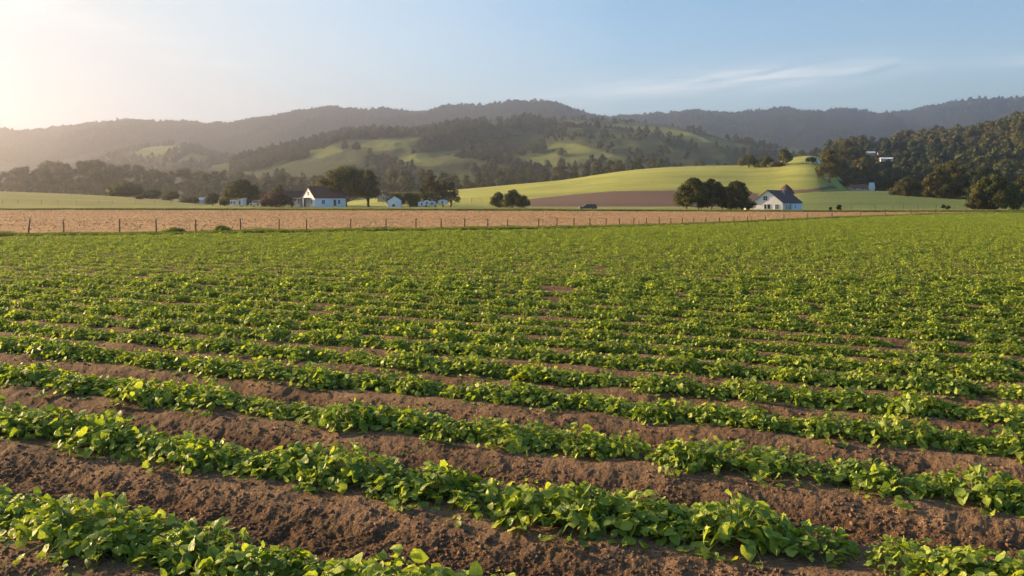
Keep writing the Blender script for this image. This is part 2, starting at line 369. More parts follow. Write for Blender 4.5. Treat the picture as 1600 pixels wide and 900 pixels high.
def fan(px, r0, r1, n):   # grid between two photo rows r0(px) (near) > r1(px) on flat ground
    s = np.linspace(0, 1, n)[:, None]
    yy = r0[None, :] + (r1 - r0)[None, :] * s
    Y = H * F / (yy - HY); X = (px[None, :] - CX) / F * Y
    return X, Y
def gridfaces(nr, nc):
    i = np.arange(nr - 1)[:, None] * nc + np.arange(nc - 1)[None, :]
    return np.stack([i, i + 1, i + nc + 1, i + nc], -1).reshape(-1, 4)
px = np.concatenate([np.linspace(-900, -120, 130), np.arange(-115, 1716, 1.7), np.linspace(1722, 2400, 120)])
X, Y = fan(px, np.full(len(px), 1180.0), edge_y(px), 900)
Z = soil_z(X, Y)
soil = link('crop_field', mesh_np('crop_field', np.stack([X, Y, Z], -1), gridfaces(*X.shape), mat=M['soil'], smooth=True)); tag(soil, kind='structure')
# the bare brown field beyond the wire fence
px = np.concatenate([np.linspace(-900, -100, 60), np.arange(-90, 1700, 5.0), np.linspace(1710, 2400, 50)])
r1 = np.minimum(far_y(px), edge_y(px) - 0.05)
X, Y = fan(px, edge_y(px) + 0.25, r1, 160)
Z = 0.03 + 0.06 * fbm(X * 0.08, Y * 1.4, 3, 41) + 0.05 * fbm(X * 1.2, Y * 1.2, 3, 43)
bf = link('ploughed_field', mesh_np('ploughed_field', np.stack([X, Y, Z], -1), gridfaces(*X.shape), mat=M['brown'], smooth=True)); tag(bf, kind='structure')
# the ground sheet under and beyond everything
yy = np.concatenate([[-40, 0, 5], np.geomspace(12, 9000, 90)]); xx = np.concatenate([-np.geomspace(20, 8000, 50)[::-1], np.linspace(-15, 15, 7), np.geomspace(20, 8000, 50)])
X, Y = np.meshgrid(xx, yy)
Z = -0.14 + 0 * X
gr = link('ground', mesh_np('ground', np.stack([X, Y, Z], -1), gridfaces(*X.shape), mat=M['ground_grass'])); tag(gr, kind='structure')

# ------------------------------------------------------------------ hills
class Hill:
    def __init__(s, name, crest, d0, d1, d2, material, amp=0.0, freq=1.0, pw=1.0, step=6, nt=40, seed=0, field=None, rough_crest=0.0):
        s.crest = np.array(crest, float); s.d0, s.d1, s.d2, s.amp, s.freq, s.pw, s.seed, s.rc = d0, d1, d2, amp, freq, pw, seed, rough_crest
        s.sx = np.arange(s.crest[0, 0] - 40, s.crest[-1, 0] + 41, 2.0); k = np.exp(-0.5 * (np.arange(-12, 13) * 2.0 / 8.0) ** 2); k /= k.sum()
        s.sy = np.convolve(np.pad(np.interp(s.sx, s.crest[:, 0], s.crest[:, 1]), 12, mode='edge'), k, 'valid')
        px = np.arange(s.crest[0, 0], s.crest[-1, 0] + step, step)
        t = np.concatenate([np.linspace(0, 1, nt), 1 + np.linspace(0, 1, 14)[1:]])
        T, PX = np.meshgrid(t, px, indexing='ij')
        V = s.at(PX, T)
        at = {}
        if field is not None:
            py = HY - (V[..., 2] - H) * F / V[..., 1]
            at['field'] = field(PX, py).ravel()
        else: at['field'] = np.full(PX.size, -5.0)
        s.o = link(name, mesh_np(name, V, gridfaces(*PX.shape), mat=material, smooth=True, attrs=at)); tag(s.o, kind='structure')
    def at(s, PX, T):
        PX = np.asarray(PX, float); T = np.asarray(T, float)
        d1 = s.d1 * (1 + 0.06 * np.sin(PX * 0.006 + s.seed))
        Y = np.where(T <= 1, s.d0 + (d1 - s.d0) * T, d1 + (s.d2 - d1) * (T - 1))
        cy = np.interp(PX, s.sx, s.sy)
        if s.rc: cy = cy + s.rc * fbm(PX * 0.05, PX * 0, 3, s.seed + 5)
        zc = H - (cy - HY) / F * d1
        tt = np.clip(T, 0, 1); prof = np.sin(tt * math.pi / 2) ** s.pw
        z = -1.0 + (zc + 1.0) * prof
        z = np.where(T > 1, -1.0 + (zc + 1.0) * np.cos(np.clip(T - 1, 0, 1) * math.pi / 2) ** 1.3, z)
        X = (PX - CX) / F * Y
        if s.amp:
            hump = np.sin(np.clip(T, 0, 1) * math.pi) ** 0.8
            nn = fbm(X / (s.freq * 1.0) + 3.1, Y / (s.freq * 2.2), 5, s.seed, 0.5)
            nn = -np.abs(nn) * 1.7
            z = z + s.amp * nn * hump * np.clip(zc / (abs(zc).max() + 1e-6), 0, 1)
        return np.stack([X, Y, z], -1)
    def ground(s, px, py):        # point of the surface seen at a photo pixel
        T = np.linspace(0.0, 1, 400); V = s.at(np.full(400, float(px)), T)
        y = HY - (V[:, 2] - H) * F / V[:, 1]
        i = int(np.argmin(np.abs(y - py))); return V[i]

def inpoly(px, py, poly):
    poly = np.array(poly, float); ins = np.zeros(px.shape, bool); dist = np.full(px.shape, 1e9)
    j = len(poly) - 1
    for i in range(len(poly)):
        xi, yi = poly[i]; xj, yj = poly[j]
        c = ((yi > py) != (yj > py)) & (px < (xj - xi) * (py - yi) / (yj - yi + 1e-9) + xi)
        ins ^= c
        ex, ey = xj - xi, yj - yi; tt = np.clip(((px - xi) * ex + (py - yi) * ey) / (ex * ex + ey * ey + 1e-9), 0, 1)
        dist = np.minimum(dist, np.hypot(px - xi - tt * ex, py - yi - tt * ey)); j = i
    return np.where(ins, dist, -dist)
PATCH = [[(560, 226), (605, 216), (665, 214), (655, 224), (610, 236), (566, 234)],
         [(600, 252), (650, 240), (722, 234), (716, 246), (668, 262), (640, 264), (628, 256)],
         [(855, 222), (905, 226), (950, 240), (985, 250), (950, 252), (890, 244), (850, 232)],
         [(800, 244), (860, 238), (905, 250), (880, 262), (800, 258)],
         [(880, 192), (960, 194), (1040, 200), (1120, 216), (1200, 236), (1120, 226), (1040, 212), (940, 202)],
         [(735, 194), (800, 190), (830, 196), (760, 200)], [(470, 238), (520, 228), (540, 236), (500, 248)]]
def wood_field(PX, py):
    f = np.full(PX.shape, -9.0)
    for p in PATCH: f = np.maximum(f, inpoly(PX, py, p))
    return f + 2.5 * fbm(PX * 0.06, py * 0.12, 3, 77)
LPATCH = [[(205, 240), (240, 228), (285, 226), (275, 236), (230, 248)], [(300, 240), (330, 244), (320, 254), (280, 252)]]
def lwood_field(PX, py):
    f = np.full(PX.shape, -9.0)
    for p in LPATCH: f = np.maximum(f, inpoly(PX, py, p))
    return f + 2.0 * fbm(PX * 0.06, py * 0.12, 3, 78)
BROWNP = [(760, 330), (828, 311), (850, 308.5), (905, 303), (960, 298.5), (1060, 297.5), (1160, 297), (1185, 303), (1190, 330)]
def green_field(PX, py):
    f = inpoly(PX, py, BROWNP)
    lane = inpoly(PX, py, [(1215, 298), (1262, 296), (1300, 290), (1310, 294), (1262, 301), (1215, 304)])
    return np.maximum(f, lane)

far_l = [(-700, 215), (-300, 200), (-60, 203), (0, 206), (45, 213), (100, 206), (150, 199), (200, 196), (240, 200), (300, 197), (330, 202), (370, 199), (420, 191), (470, 182), (520, 176), (560, 181), (600, 178), (650, 181), (700, 174), (760, 173), (800, 168), (850, 167), (880, 170), (910, 181), (945, 192), (1000, 215), (1060, 260)]
far_r = [(820, 260), (880, 205), (940, 188), (1000, 188), (1050, 184), (1090, 180), (1130, 186), (1170, 183), (1220, 178), (1280, 178), (1310, 176), (1350, 183), (1400, 180), (1450, 171), (1500, 166), (1550, 162), (1600, 160), (1800, 150), (2300, 180)]
H_FR = Hill('blue_ridge', far_r, 2500, 4100, 5200, M['woodhill'], amp=150, freq=420, step=6, nt=70, seed=12, rough_crest=1.0)
H_FL = Hill('far_ridge', far_l, 2100, 3300, 4300, M['woodhill'], amp=110, freq=400, step=6, nt=60, seed=4, rough_crest=1.0)
mid = [(330, 262), (400, 247), (440, 236), (480, 226), (540, 212), (600, 205), (640, 206), (680, 202), (740, 199), (790, 196), (840, 194), (900, 193), (960, 194), (1020, 199), (1080, 209), (1130, 220), (1180, 230), (1230, 241), (1300, 256), (1400, 275)]
H_M = Hill('wooded_hill', mid, 900, 1900, 2500, M['woodhill'], amp=26, freq=190, step=5, nt=90, seed=21, field=wood_field)
left_h = [(60, 275), (120, 262), (170, 245), (210, 236), (240, 230), (270, 228), (300, 232), (340, 245), (380, 249), (440, 252), (520, 262), (600, 280)]
H_L = Hill('hazy_hill', left_h, 1400, 2200, 2700, M['woodhill'], amp=14, freq=150, step=5, nt=50, seed=33, field=lwood_field)
right_h = [(1130, 290), (1200, 275), (1250, 262), (1300, 250), (1350, 240), (1400, 237), (1440, 233), (1490, 230), (1530, 224), (1560, 216), (1600, 204), (1700, 180), (1900, 135), (2400, 160)]
H_R = Hill('wooded_slope', right_h, 480, 1050, 1500, M['woodhill'], amp=10, freq=120, step=5, nt=60, seed=44)
green = [(520, 318), (600, 308), (660, 301), (715, 296.5), (800, 289), (880, 282), (920, 276), (960, 270), (1000, 265.5), (1040, 262.5), (1080, 261), (1120, 260), (1170, 260), (1210, 256), (1240, 248), (1262, 245), (1288, 248), (1300, 262), (1318, 288), (1350, 297), (1420, 302), (1500, 306)]
H_G = Hill('green_hill', green, 320, 560, 900, M['greenhill'], pw=0.9, step=2.5, nt=120, seed=5, field=green_field)
mead = [(1190, 320), (1225, 310), (1255, 300.5), (1290, 297.5), (1340, 297.5), (1400, 299), (1480, 303), (1560, 306), (1800, 306), (2300, 310)]
H_W = Hill('meadow', mead, 262, 380, 600, M['meadow'], pw=0.8, step=4, nt=50, seed=6)
past = [(-900, 290), (-300, 294), (0, 299), (100, 302.5), (200, 307.5), (260, 312), (320, 318), (380, 321)]
H_P = Hill('pasture', past, 300, 430, 700, M['pasture'], pw=0.8, step=6, nt=50, seed=7)

# ------------------------------------------------------------------ foliage builders
def tube(V, Fq, pts, rads, sides=6):
    base = len(V); pts = [Vector(p) for p in pts]
    for i, p in enumerate(pts):
        d = (pts[min(i + 1, len(pts) - 1)] - pts[max(i - 1, 0)]).normalized()
        a = d.cross(Vector((0.3, 1, 0.2))).normalized(); b = d.cross(a)
        for k in range(sides):
            an = 2 * math.pi * k / sides; V.append(tuple(p + (a * math.cos(an) + b * math.sin(an)) * rads[i]))
    for i in range(len(pts) - 1):
        for k in range(sides):
            k2 = (k + 1) % sides; Fq.append((base + i * sides + k, base + i * sides + k2, base + (i + 1) * sides + k2, base + (i + 1) * sides + k))
def leaf_cards(centers, radii, per, size, seed, squash=0.8, aniso=1.0):
    """leaf-sized quads spread over the shell of each clump"""
    r = np.random.default_rng(seed); C = np.repeat(np.array(centers), per, 0); RR = np.repeat(np.array(radii), per)
    n = len(C); d = r.normal(size=(n, 3)); d /= np.linalg.norm(d, axis=1, keepdims=True)
    rad = RR * (0.62 + 0.5 * r.random(n) ** 0.7); rad = rad * (1 + 0.18 * np.sin(d[:, 0] * 7 + C[:, 0]) * np.sin(d[:, 1] * 6 + C[:, 1] * 2))
    p = C + d * rad[:, None] * np.array([1, 1, squash])
    nrm = d * 0.9 + r.normal(size=(n, 3)) * 0.55 + np.array([0, 0, 0.25]); nrm /= np.linalg.norm(nrm, axis=1, keepdims=True)
    a = np.cross(nrm, r.normal(size=(n, 3))); a /= np.linalg.norm(a, axis=1, keepdims=True) + 1e-9; b = np.cross(nrm, a)
    s = size * (0.6 + 0.8 * r.random(n))[:, None]
    V = np.stack([p - a * s * 0.5, p - b * s * 0.32, p + a * s * 0.5, p + b * s * 0.32], 1).reshape(-1, 3)
    q = np.arange(n * 4).reshape(-1, 4)
    clump = np.repeat(r.random(len(centers)), per)
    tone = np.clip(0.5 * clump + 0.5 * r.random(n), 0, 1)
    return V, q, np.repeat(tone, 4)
ICO_V = None
def ico(sub=1):
    bm = bmesh.new(); bmesh.ops.create_icosphere(bm, subdivisions=sub, radius=1); v = np.array([x.co[:] for x in bm.verts]); f = np.array([[y.index for y in x.verts] for x in bm.faces]); bm.free(); return v, f
IV1, IF1 = ico(1); IV2, IF2 = ico(2)
def cores(centers, radii, k, squash, V, tris_off):
    vs, fs = [], []; off = tris_off
    for c, r_ in zip(centers, radii):
        v = IV1 * (1 + 0.15 * np.sin(IV1 * 5 + np.array(c)))
        vs.append(np.array(c) + v * r_ * k * np.array([1, 1, squash])); fs.append(IF1 + off); off += len(IV1)
    return np.concatenate(vs), np.concatenate(fs)
def crown_mesh(name, centers, radii, per, size, seed, m, squash=0.8, core=0.72):
    V, q, tone = leaf_cards(centers, radii, per, size, seed, squash)
    cv, cf = cores(centers, radii, core, squash, V, len(V))
    r = np.random.default_rng(seed + 1)
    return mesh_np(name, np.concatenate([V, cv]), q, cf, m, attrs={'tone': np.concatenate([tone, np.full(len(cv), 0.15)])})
def clumps_dome(w, h, base, n, seed, flat=0.55, lobes=None, rmin=0.16, rmax=0.26, top=True):
    """clump centres filling an uneven dome of width w between z=base and z=h"""
    r = np.random.default_rng(seed); C, Rr = [], []
    hh = h - base
    for i in range(n):
        a = (i * 2.39996 + r.random() * 0.9); v = 1.0 if r.random() < 0.75 else r.random() ** 0.5
        zz = r.random() ** 0.9
        lim = math.sqrt(max(0.02, 1 - zz ** 2.4)) if zz > 0.15 else 1.0
        rad = w * 0.5 * lim * v * (0.88 + 0.24 * r.random())
        cr = w * (rmin + (rmax - rmin) * r.random()) * (1 - 0.25 * zz)
        rad = max(0, rad - cr * 0.8)
        C.append((rad * math.cos(a), rad * math.sin(a), base + cr * .6 + (hh - cr * 1.45) * zz)); Rr.append(cr)
    return C, Rr
def limbs(name, h, base, w, C, seed, m, tr=0.035, nl=7, nstem=1, spread=0.3):
    r = random.Random(seed); V, Fq = [], []
    for s in range(nstem):
        ox = (s - (nstem - 1) / 2) * w * spread; oy = r.uniform(-1, 1) * w * 0.1 if nstem > 1 else 0
        top = (ox * 1.2 + r.uniform(-.03, .03) * h, oy, base + (h - base) * 0.35)
        rr = h * tr / (nstem ** 0.4)
        tube(V, Fq, [(ox, oy, -0.4), (ox, oy, base * 0.25), (ox * 1.05 + r.uniform(-.02, .02) * h, oy, base * 0.7), top], [rr * 1.5, rr * 1.1, rr * 0.9, rr * 0.5], 8)
        for c in r.sample(list(C), min(nl, len(C))):
            st = Vector((ox * 1.05, oy, base * r.uniform(0.6, 1.0))); e = Vector(c); md = (st + e) * 0.5 + Vector((0, 0, -0.08 * h))
            tube(V, Fq, [st, md, e], [rr * 0.45, rr * 0.3, rr * 0.1], 5)
    return mesh_np(name, V, Fq, mat=m, smooth=True)
def tree_data(kind, w, h, base, seed, leaf='oak_leaf', n=26, per=260, size=0.34, bark='bark', squash=0.8, nstem=1, rmin=0.16, rmax=0.26, core=0.72, tr=0.035, spread=0.3):
    C, Rr = clumps_dome(w, h, base, n, seed, rmin=rmin, rmax=rmax)
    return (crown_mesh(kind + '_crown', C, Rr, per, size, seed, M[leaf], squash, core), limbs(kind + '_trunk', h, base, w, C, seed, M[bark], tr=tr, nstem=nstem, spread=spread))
def place_tree(name, data, loc, label, cat, group=None, scale=(1, 1, 1), rz=0.0):
    t = thing(name, loc, label, cat, group, rz); t.scale = scale
    link('crown', data[0], t); link('trunk', data[1], t)
    return t
def hero(name, px, base_y, top_y, wpx, Y, label, cat='tree', seed=1, group=None, gap=0.12, zoff=None, **kw):
    """a tree with its own crown; base, top and width are read off the photo at distance Y"""
    m = Y / F; h = (base_y - top_y) * m; w = wpx * m
    x, _, z = P(px, base_y, Y)
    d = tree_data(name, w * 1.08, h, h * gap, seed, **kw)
    return place_tree(name, d, (x, Y, z), label, cat, group)

# ------------------------------------------------------------------ trees near the farms
hero('oak_tree', 540, 322, 257, 92, 324, 'largest dark round oak beside the maroon roofed white farmhouse', seed=3, n=75, per=200, size=0.52, gap=0.12, rmin=0.08, rmax=0.14, nstem=1, core=.62)
hero('oak_tree', 576, 322, 264, 34, 316, 'narrow dark tree joined to the right side of the largest oak', seed=4, n=34, per=220, size=0.45, gap=0.05, rmin=0.18, rmax=0.28)
hero('oak_tree', 377, 321, 279, 52, 322, 'round umbrella topped tree standing over the small white huts', seed=5, n=44, per=200, size=0.45, gap=0.15, rmin=.1, rmax=.17)
hero('oak_tree', 397, 321, 288, 22, 326, 'smaller tree leaning out from the right of the umbrella topped tree', seed=6, n=12, per=260, size=0.4, gap=0.2, rmin=.2, rmax=.3)
hero('oak_tree', 196, 310, 282, 56, 436, 'wide low dome shaped tree on the left pasture crest', seed=7, n=26, per=260, size=0.5, gap=0.05)
hero('oak_tree', 238, 312, 294, 34, 432, 'low tree next right of the dome shaped tree on the pasture', seed=8, n=14, per=220, size=0.5, gap=0.03)
hero('oak_tree', 268, 314, 296, 26, 420, 'second low tree right of the dome shaped tree on the pasture', seed=9, n=12, per=220, size=0.5, gap=0.03)
hero('shrub', 217, 315, 305, 13, 395, 'small dark shrub on the slope of the left pasture', 'shrub', seed=10, n=8, per=160, size=0.4, gap=0.02, rmin=.2, rmax=.3)
hero('shrub', 297, 319, 306, 30, 400, 'loose olive shrub left of the pale low barn', 'shrub', seed=11, n=10, per=160, size=0.5, gap=0.02, leaf='olive_leaf')
hero('oak_tree', 332, 320, 301, 28, 330, 'small round tree left of the white huts', seed=12, n=14, per=260, size=0.4, gap=0.05)
hero('shrub', 352, 321, 308, 22, 326, 'olive shrub under the left side of the umbrella topped tree', 'shrub', seed=13, n=10, per=160, size=0.4, gap=0.02, leaf='olive_leaf')
hero('shrub', 386, 321, 307, 18, 332, 'pale shrub between the white huts and the white van', 'shrub', seed=14, n=10, per=160, size=0.4, gap=0.02, leaf='olive_leaf')
hero('large_bush', 432, 323, 298, 48, 304, 'big dense russet bush left of the farmhouse porch', 'bush', seed=15, n=22, per=300, size=0.36, gap=0.0, leaf='russet_leaf')
hero('large_bush', 416, 322, 307, 20, 300, 'small russet bush at the left foot of the big russet bush', 'bush', seed=16, n=8, per=240, size=0.34, gap=0.0, leaf='russet_leaf')
hero('oak_tree', 436, 312, 287, 17, 360, 'thin dark tree showing above the long dark roof', seed=17, n=10, per=160, size=0.5, gap=0.1, rmin=.2, rmax=.3)
hero('shrub', 455, 324, 313, 9, 298, 'small dry shrub before the porch posts', 'shrub', seed=18, n=6, per=120, size=0.3, gap=0.02, leaf='russet_leaf', rmin=.2, rmax=.3)
hero('large_bush', 641, 322, 300, 34, 312, 'dark rounded bush right of the small blue gabled shed', 'bush', seed=19, n=16, per=300, size=0.36, gap=0.0)
hero('large_bush', 618, 318, 302, 30, 330, 'dark bush right behind the small blue gabled shed', 'bush', seed=20, n=12, per=240, size=0.36, gap=0.0, leaf='dark_leaf')
hero('broad_tree', 673, 321, 271, 44, 318, 'tall open crowned tree over the low white sheds', seed=21, n=34, per=150, size=0.46, gap=0.06, leaf='olive_leaf', rmin=0.10, rmax=0.17, core=0.35, nstem=2)
hero('broad_tree', 698, 321, 279, 38, 322, 'open crowned tree right of the tallest one at the white sheds', seed=22, n=30, per=150, size=0.46, gap=0.06, leaf='olive_leaf', rmin=0.10, rmax=0.18, core=0.35, nstem=2)
hero('rounded_bush', 779, 324.5, 299, 23, 292, 'left and narrowest of three dark bushes at the field edge', 'bush', seed=23, n=14, per=280, size=0.34, gap=0.02, rmin=.18, rmax=.28)
hero('rounded_bush', 800, 325, 294, 32, 290, 'tallest middle one of three dark bushes at the field edge', 'bush', seed=24, n=18, per=300, size=0.34, gap=0.02, rmin=.18, rmax=.26)
hero('rounded_bush', 816, 325, 302, 24, 288, 'right one of three dark bushes at the field edge', 'bush', seed=25, n=12, per=280, size=0.34, gap=0.02, rmin=.2, rmax=.28)
hero('oak_tree', 1083, 329.5, 277, 54, 222, 'left tree of the dark clump standing left of the right farmhouse', seed=26, n=60, per=190, size=0.36, gap=0.12, nstem=2, tr=0.022, rmin=.09, rmax=.16, core=.6)
hero('oak_tree', 1112, 329.5, 279, 50, 223, 'middle tree of the dark clump standing left of the right farmhouse', seed=27, n=60, per=190, size=0.36, gap=0.12, nstem=3, tr=0.024, rmin=.09, rmax=.16, core=.6)
hero('oak_tree', 1150, 329.5, 282, 50, 220, 'right tree of the dark clump, nearest the right farmhouse', seed=28, n=60, per=190, size=0.36, gap=0.06, nstem=2, tr=0.024, rmin=.09, rmax=.16, core=.6)
# trees on top of the green hill
for i, (x, b, t, w, lab, lf) in enumerate([(1170, 261.5, 239, 31, 'left round tree of the row on the green hill crest', 'oak_leaf'), (1197, 260.5, 243, 22, 'low middle tree of the row on the green hill crest', 'oak_leaf'),
        (1226, 258, 231, 24, 'right tall tree of the row on the green hill crest', 'oak_leaf'), (1268, 253, 245, 15, 'dark shrub beside the tiny white hut on the hill', 'dark_leaf'), (1186, 261, 254, 14, 'dry tan shrub between two trees on the green hill crest', 'pale_leaf'), (1213, 260, 252, 20, 'low olive shrub left of the tall tree on the green hill crest', 'olive_leaf')]):
    g = H_G.ground(x, max(b, 248)); Y = float(g[1]) - 4
    hero('oak_tree' if i < 3 else 'shrub', x, b, t, w, Y, lab, 'tree' if i < 3 else 'shrub', seed=60 + i, n=18, per=230, size=0.5, gap=0.08, leaf=lf)
# right hand trees
RT = [(1418, 318, 277, 50, 330, 'small rounded brown green tree with a pale trunk, left of the big right hand clump', 'olive_leaf', 'pale_bark', 0.18),
      (1403, 316, 290, 26, 335, 'leftmost low tree of the right hand clump', 'olive_leaf', 'bark', 0.1),
      (1488, 320, 251, 84, 330, 'broad tall oak at the middle of the right hand clump', 'olive_leaf', 'bark', 0.10),
      (1466, 321, 262, 46, 322, 'rounded oak at the left front of the broad tall oak', 'olive_leaf', 'bark', 0.12),
      (1536, 321, 259, 76, 318, 'dark oak behind the front right tree', 'dark_leaf', 'bark', 0.08),
      (1553, 329, 272, 70, 236, 'front dense round tree at the right field corner', 'oak_leaf', 'bark', 0.02),
      (1528, 329, 298, 34, 234, 'low tree at the left foot of the front round tree', 'olive_leaf', 'bark', 0.02),
      (1608, 329, 263, 50, 262, 'tree cut by the right edge of the picture', 'olive_leaf', 'bark', 0.03),
      (1584, 329, 285, 36, 250, 'dark tree between the front round tree and the picture edge', 'dark_leaf', 'bark', 0.02),
      (1322, 286, 217, 66, 470, 'tall spreading tree at the head of the green hill', 'olive_leaf', 'pale_bark', 0.08),
      (1296, 284, 232, 40, 476, 'rounded tree at the left of the tall spreading tree', 'olive_leaf', 'pale_bark', 0.1),
      (1350, 290, 243, 48, 465, 'tree at the right foot of the tall spreading tree', 'olive_leaf', 'bark', 0.06),
      (1337, 296, 268, 36, 440, 'round tree behind the low pink house', 'olive_leaf', 'bark', 0.03),
      (1306, 295, 280, 30, 440, 'bush left of the low pink house', 'dark_leaf', 'bark', 0.02),
      (1283, 295, 284, 36, 430, 'scrubby bush at the foot of the green hill lane', 'dark_leaf', 'bark', 0.02),
      (1386, 298, 262, 44, 450, 'dark tree right of the low pink house', 'dark_leaf', 'bark', 0.03),
      (1418, 298, 266, 44, 455, 'dark tree behind the small rounded brown green tree', 'dark_leaf', 'bark', 0.03)]
RT += [(1291, 268, 249, 16, 480, 'small olive bush on the right edge of the green hill top', 'olive_leaf', 'bark', 0.02), (1300, 277, 258, 20, 480, 'dark bush just below the small olive one on the green hill edge', 'dark_leaf', 'bark', 0.02)]
for i, (x, b, t, w, Y, lab, lf, bk, gp) in enumerate(RT):
    if 1285 < x < 1330 and b < 290:
        g = H_G.ground(x, b); Y = float(g[1]) - 3; b = HY - (float(g[2]) - H) * F / Y
    bush = 'bush' in lab
    hero('bush' if bush else 'broad_tree', x, b, t, w, Y, lab, 'bush' if bush else 'tree', seed=100 + i, n=64 if w > 45 else 26, per=200, size=0.42 if Y < 340 else 0.6, gap=gp, leaf=lf, bark=bk, rmin=0.09 if w > 45 else .15, rmax=0.15 if w > 45 else .22, core=.62)
# dark round shrubs in the meadow
for i, (x, b, w, h_, lab) in enumerate([(1311, 328, 8, 9, 'round dark bush in the pale grass right of the farmhouse'), (1298, 328.5, 5, 5, 'tiny dark bush just right of the farmhouse'), (1474, 326, 6, 7, 'left dark round bush of the pair below the right hand trees'), (1481, 327.5, 8, 7, 'right dark round bush of the pair below the right hand trees')]):
    hero('shrub', x, b, b - h_, w, 236 + i * 3, lab, 'shrub', seed=140 + i, n=7, per=150, size=0.22, gap=0.0, leaf='dark_leaf', rmin=.25, rmax=.34)
# bright weeds bushes along the wire fence
for i, (x, b, w, h_, lab) in enumerate([(347, 366, 28, 15, 'largest bright green weed bush at the wire fence'), (272, 367, 36, 12, 'long low weed bush left of the largest one at the fence'), (320, 367, 18, 9, 'small weed bush between the two larger ones at the fence'), (570, 362.5, 16, 8, 'small weed bush on the fence line near the middle')]):
    hero('weed_bush', x, b + 1, b - h_, w, GD(edge_y(x)) * 1.01, lab, 'bush', seed=150 + i, n=12, per=240, size=0.11, gap=0.0, leaf='grass_leaf', rmin=.16, rmax=.26)

# ------------------------------------------------------------------ woods: individual copies of a few trees
def gum_data(seed, leaf):            # tall tree with separate rounded heads
    r = np.random.default_rng(seed); C, Rr = [], []
    for i in range(9):
        a = r.random() * 6.28; rad = 2.9 * math.sqrt(r.random()); z = 7.5 + 5.2 * r.random() * (1 - rad / 6)
        C.append((rad * math.cos(a), rad * math.sin(a), z)); Rr.append(1.1 + 0.8 * r.random())
    for i in range(5):
        a = r.random() * 6.28; C.append((1.8 * math.cos(a), 1.8 * math.sin(a), 3.5 + 3.5 * r.random())); Rr.append(1.2 + 0.6 * r.random())
    return (crown_mesh('gum_crown', C, Rr, 150, 0.55, seed, M[leaf], 0.62, 0.7), limbs('gum_trunk', 13, 6, 6, C, seed, M['bark'], tr=0.022, nl=9))
def bushy_data(seed, leaf, core=0.72): return tree_data('bushy', 8.5, 11.5, 1.0, seed, leaf=leaf, n=22, per=150, size=0.62, rmin=.15, rmax=.24, core=core)
WOOD = {'gum': [gum_data(200 + i, 'olive_leaf') for i in range(4)], 'bushy': [bushy_data(210 + i, ['oak_leaf', 'olive_leaf'][i % 2]) for i in range(5)],
        'dark': [bushy_data(220 + i, 'dark_leaf') for i in range(3)]}
def wood(kind, spots, name, label, group, hbase):
    ds = WOOD[kind]
    for i, (x, y, z, s) in enumerate(spots):
        k = s / hbase; a = random.uniform(0.85, 1.2)
        place_tree(name, ds[i % len(ds)], (x, y, z), label, 'tree', group, (k * a, k * a, k), random.uniform(0, 6.28))
def top_y(tops, x): return float(np.interp(x, [p[0] for p in tops], [p[1] for p in tops]))
# left wood
lt = [(-60, 282), (10, 262), (35, 250), (60, 243), (90, 242), (110, 243), (150, 240), (170, 245), (200, 250), (232, 252), (270, 258), (305, 258), (330, 256), (375, 262), (400, 266), (425, 277), (470, 285)]
sp = []
for i in range(26):
    x = -50 + i * 19 + random.uniform(-6, 6); Y = random.uniform(860, 900); ty = top_y(lt, x) + random.uniform(-3, 5)
    sp.append((*P(x, 309, Y), (309 - ty) * Y / F))
wood('gum', sp, 'gum_tree', 'tall hazy tree of the back rank in the left hand wood', 'tall trees of the left hand wood', 14.0)
for rank, (Y0, dy, cnt) in enumerate([(820, 14, 26), (770, 27, 24)]):
    sp = []
    for i in range(cnt):
        x = -60 + i * (500 / cnt) + random.uniform(-8, 8); Y = Y0 + random.uniform(-10, 10); ty = top_y(lt, x) + dy + random.uniform(-5, 7)
        sp.append((*P(x, 312, Y), (312 - ty) * Y / F))
    wood('bushy', sp, 'wood_tree', ['hazy tree of the middle rank in the left hand wood', 'hazy tree of the front rank in the left hand wood'][rank], ['middle rank trees of the left hand wood', 'front rank trees of the left hand wood'][rank], 11.8)
# belt of trees between the green hill and the wooded hill
bt = [(400, 280), (430, 268), (480, 272), (540, 276), (590, 270), (620, 262), (660, 262), (700, 270), (740, 268), (790, 264), (830, 262), (870, 257), (905, 255), (955, 247), (985, 250), (1000, 246), (1040, 244), (1052, 252), (1075, 256), (1110, 245), (1130, 252), (1150, 255), (1200, 262)]
bb = [(400, 312), (600, 306), (700, 300), (800, 294), (900, 284), (1000, 272), (1080, 268), (1200, 268)]
sp = []
for i in range(46):
    x = 405 + i * 17 + random.uniform(-6, 6); Y = random.uniform(690, 760); ty = top_y(bt, x) + random.uniform(-2, 4); by = top_y(bb, x)
    sp.append((*P(x, by, Y), (by - ty) * Y / F))
wood('bushy', sp, 'belt_tree', 'hazy tree of the long belt behind the green hill', 'trees of the long belt behind the green hill', 11.8)
sp = []
for i in range(30):
    x = 415 + i * 20 + random.uniform(-8, 8); Y = random.uniform(640, 680); by = top_y(bb, x) + 4; ty = top_y(bt, x) + (by - top_y(bt, x)) * random.uniform(0.35, 0.6)
    sp.append((*P(x, by, Y), (by - ty) * Y / F))
wood('dark', sp, 'belt_tree', 'low darker tree in front of the long belt behind the green hill', 'low trees in front of the long belt', 11.8)
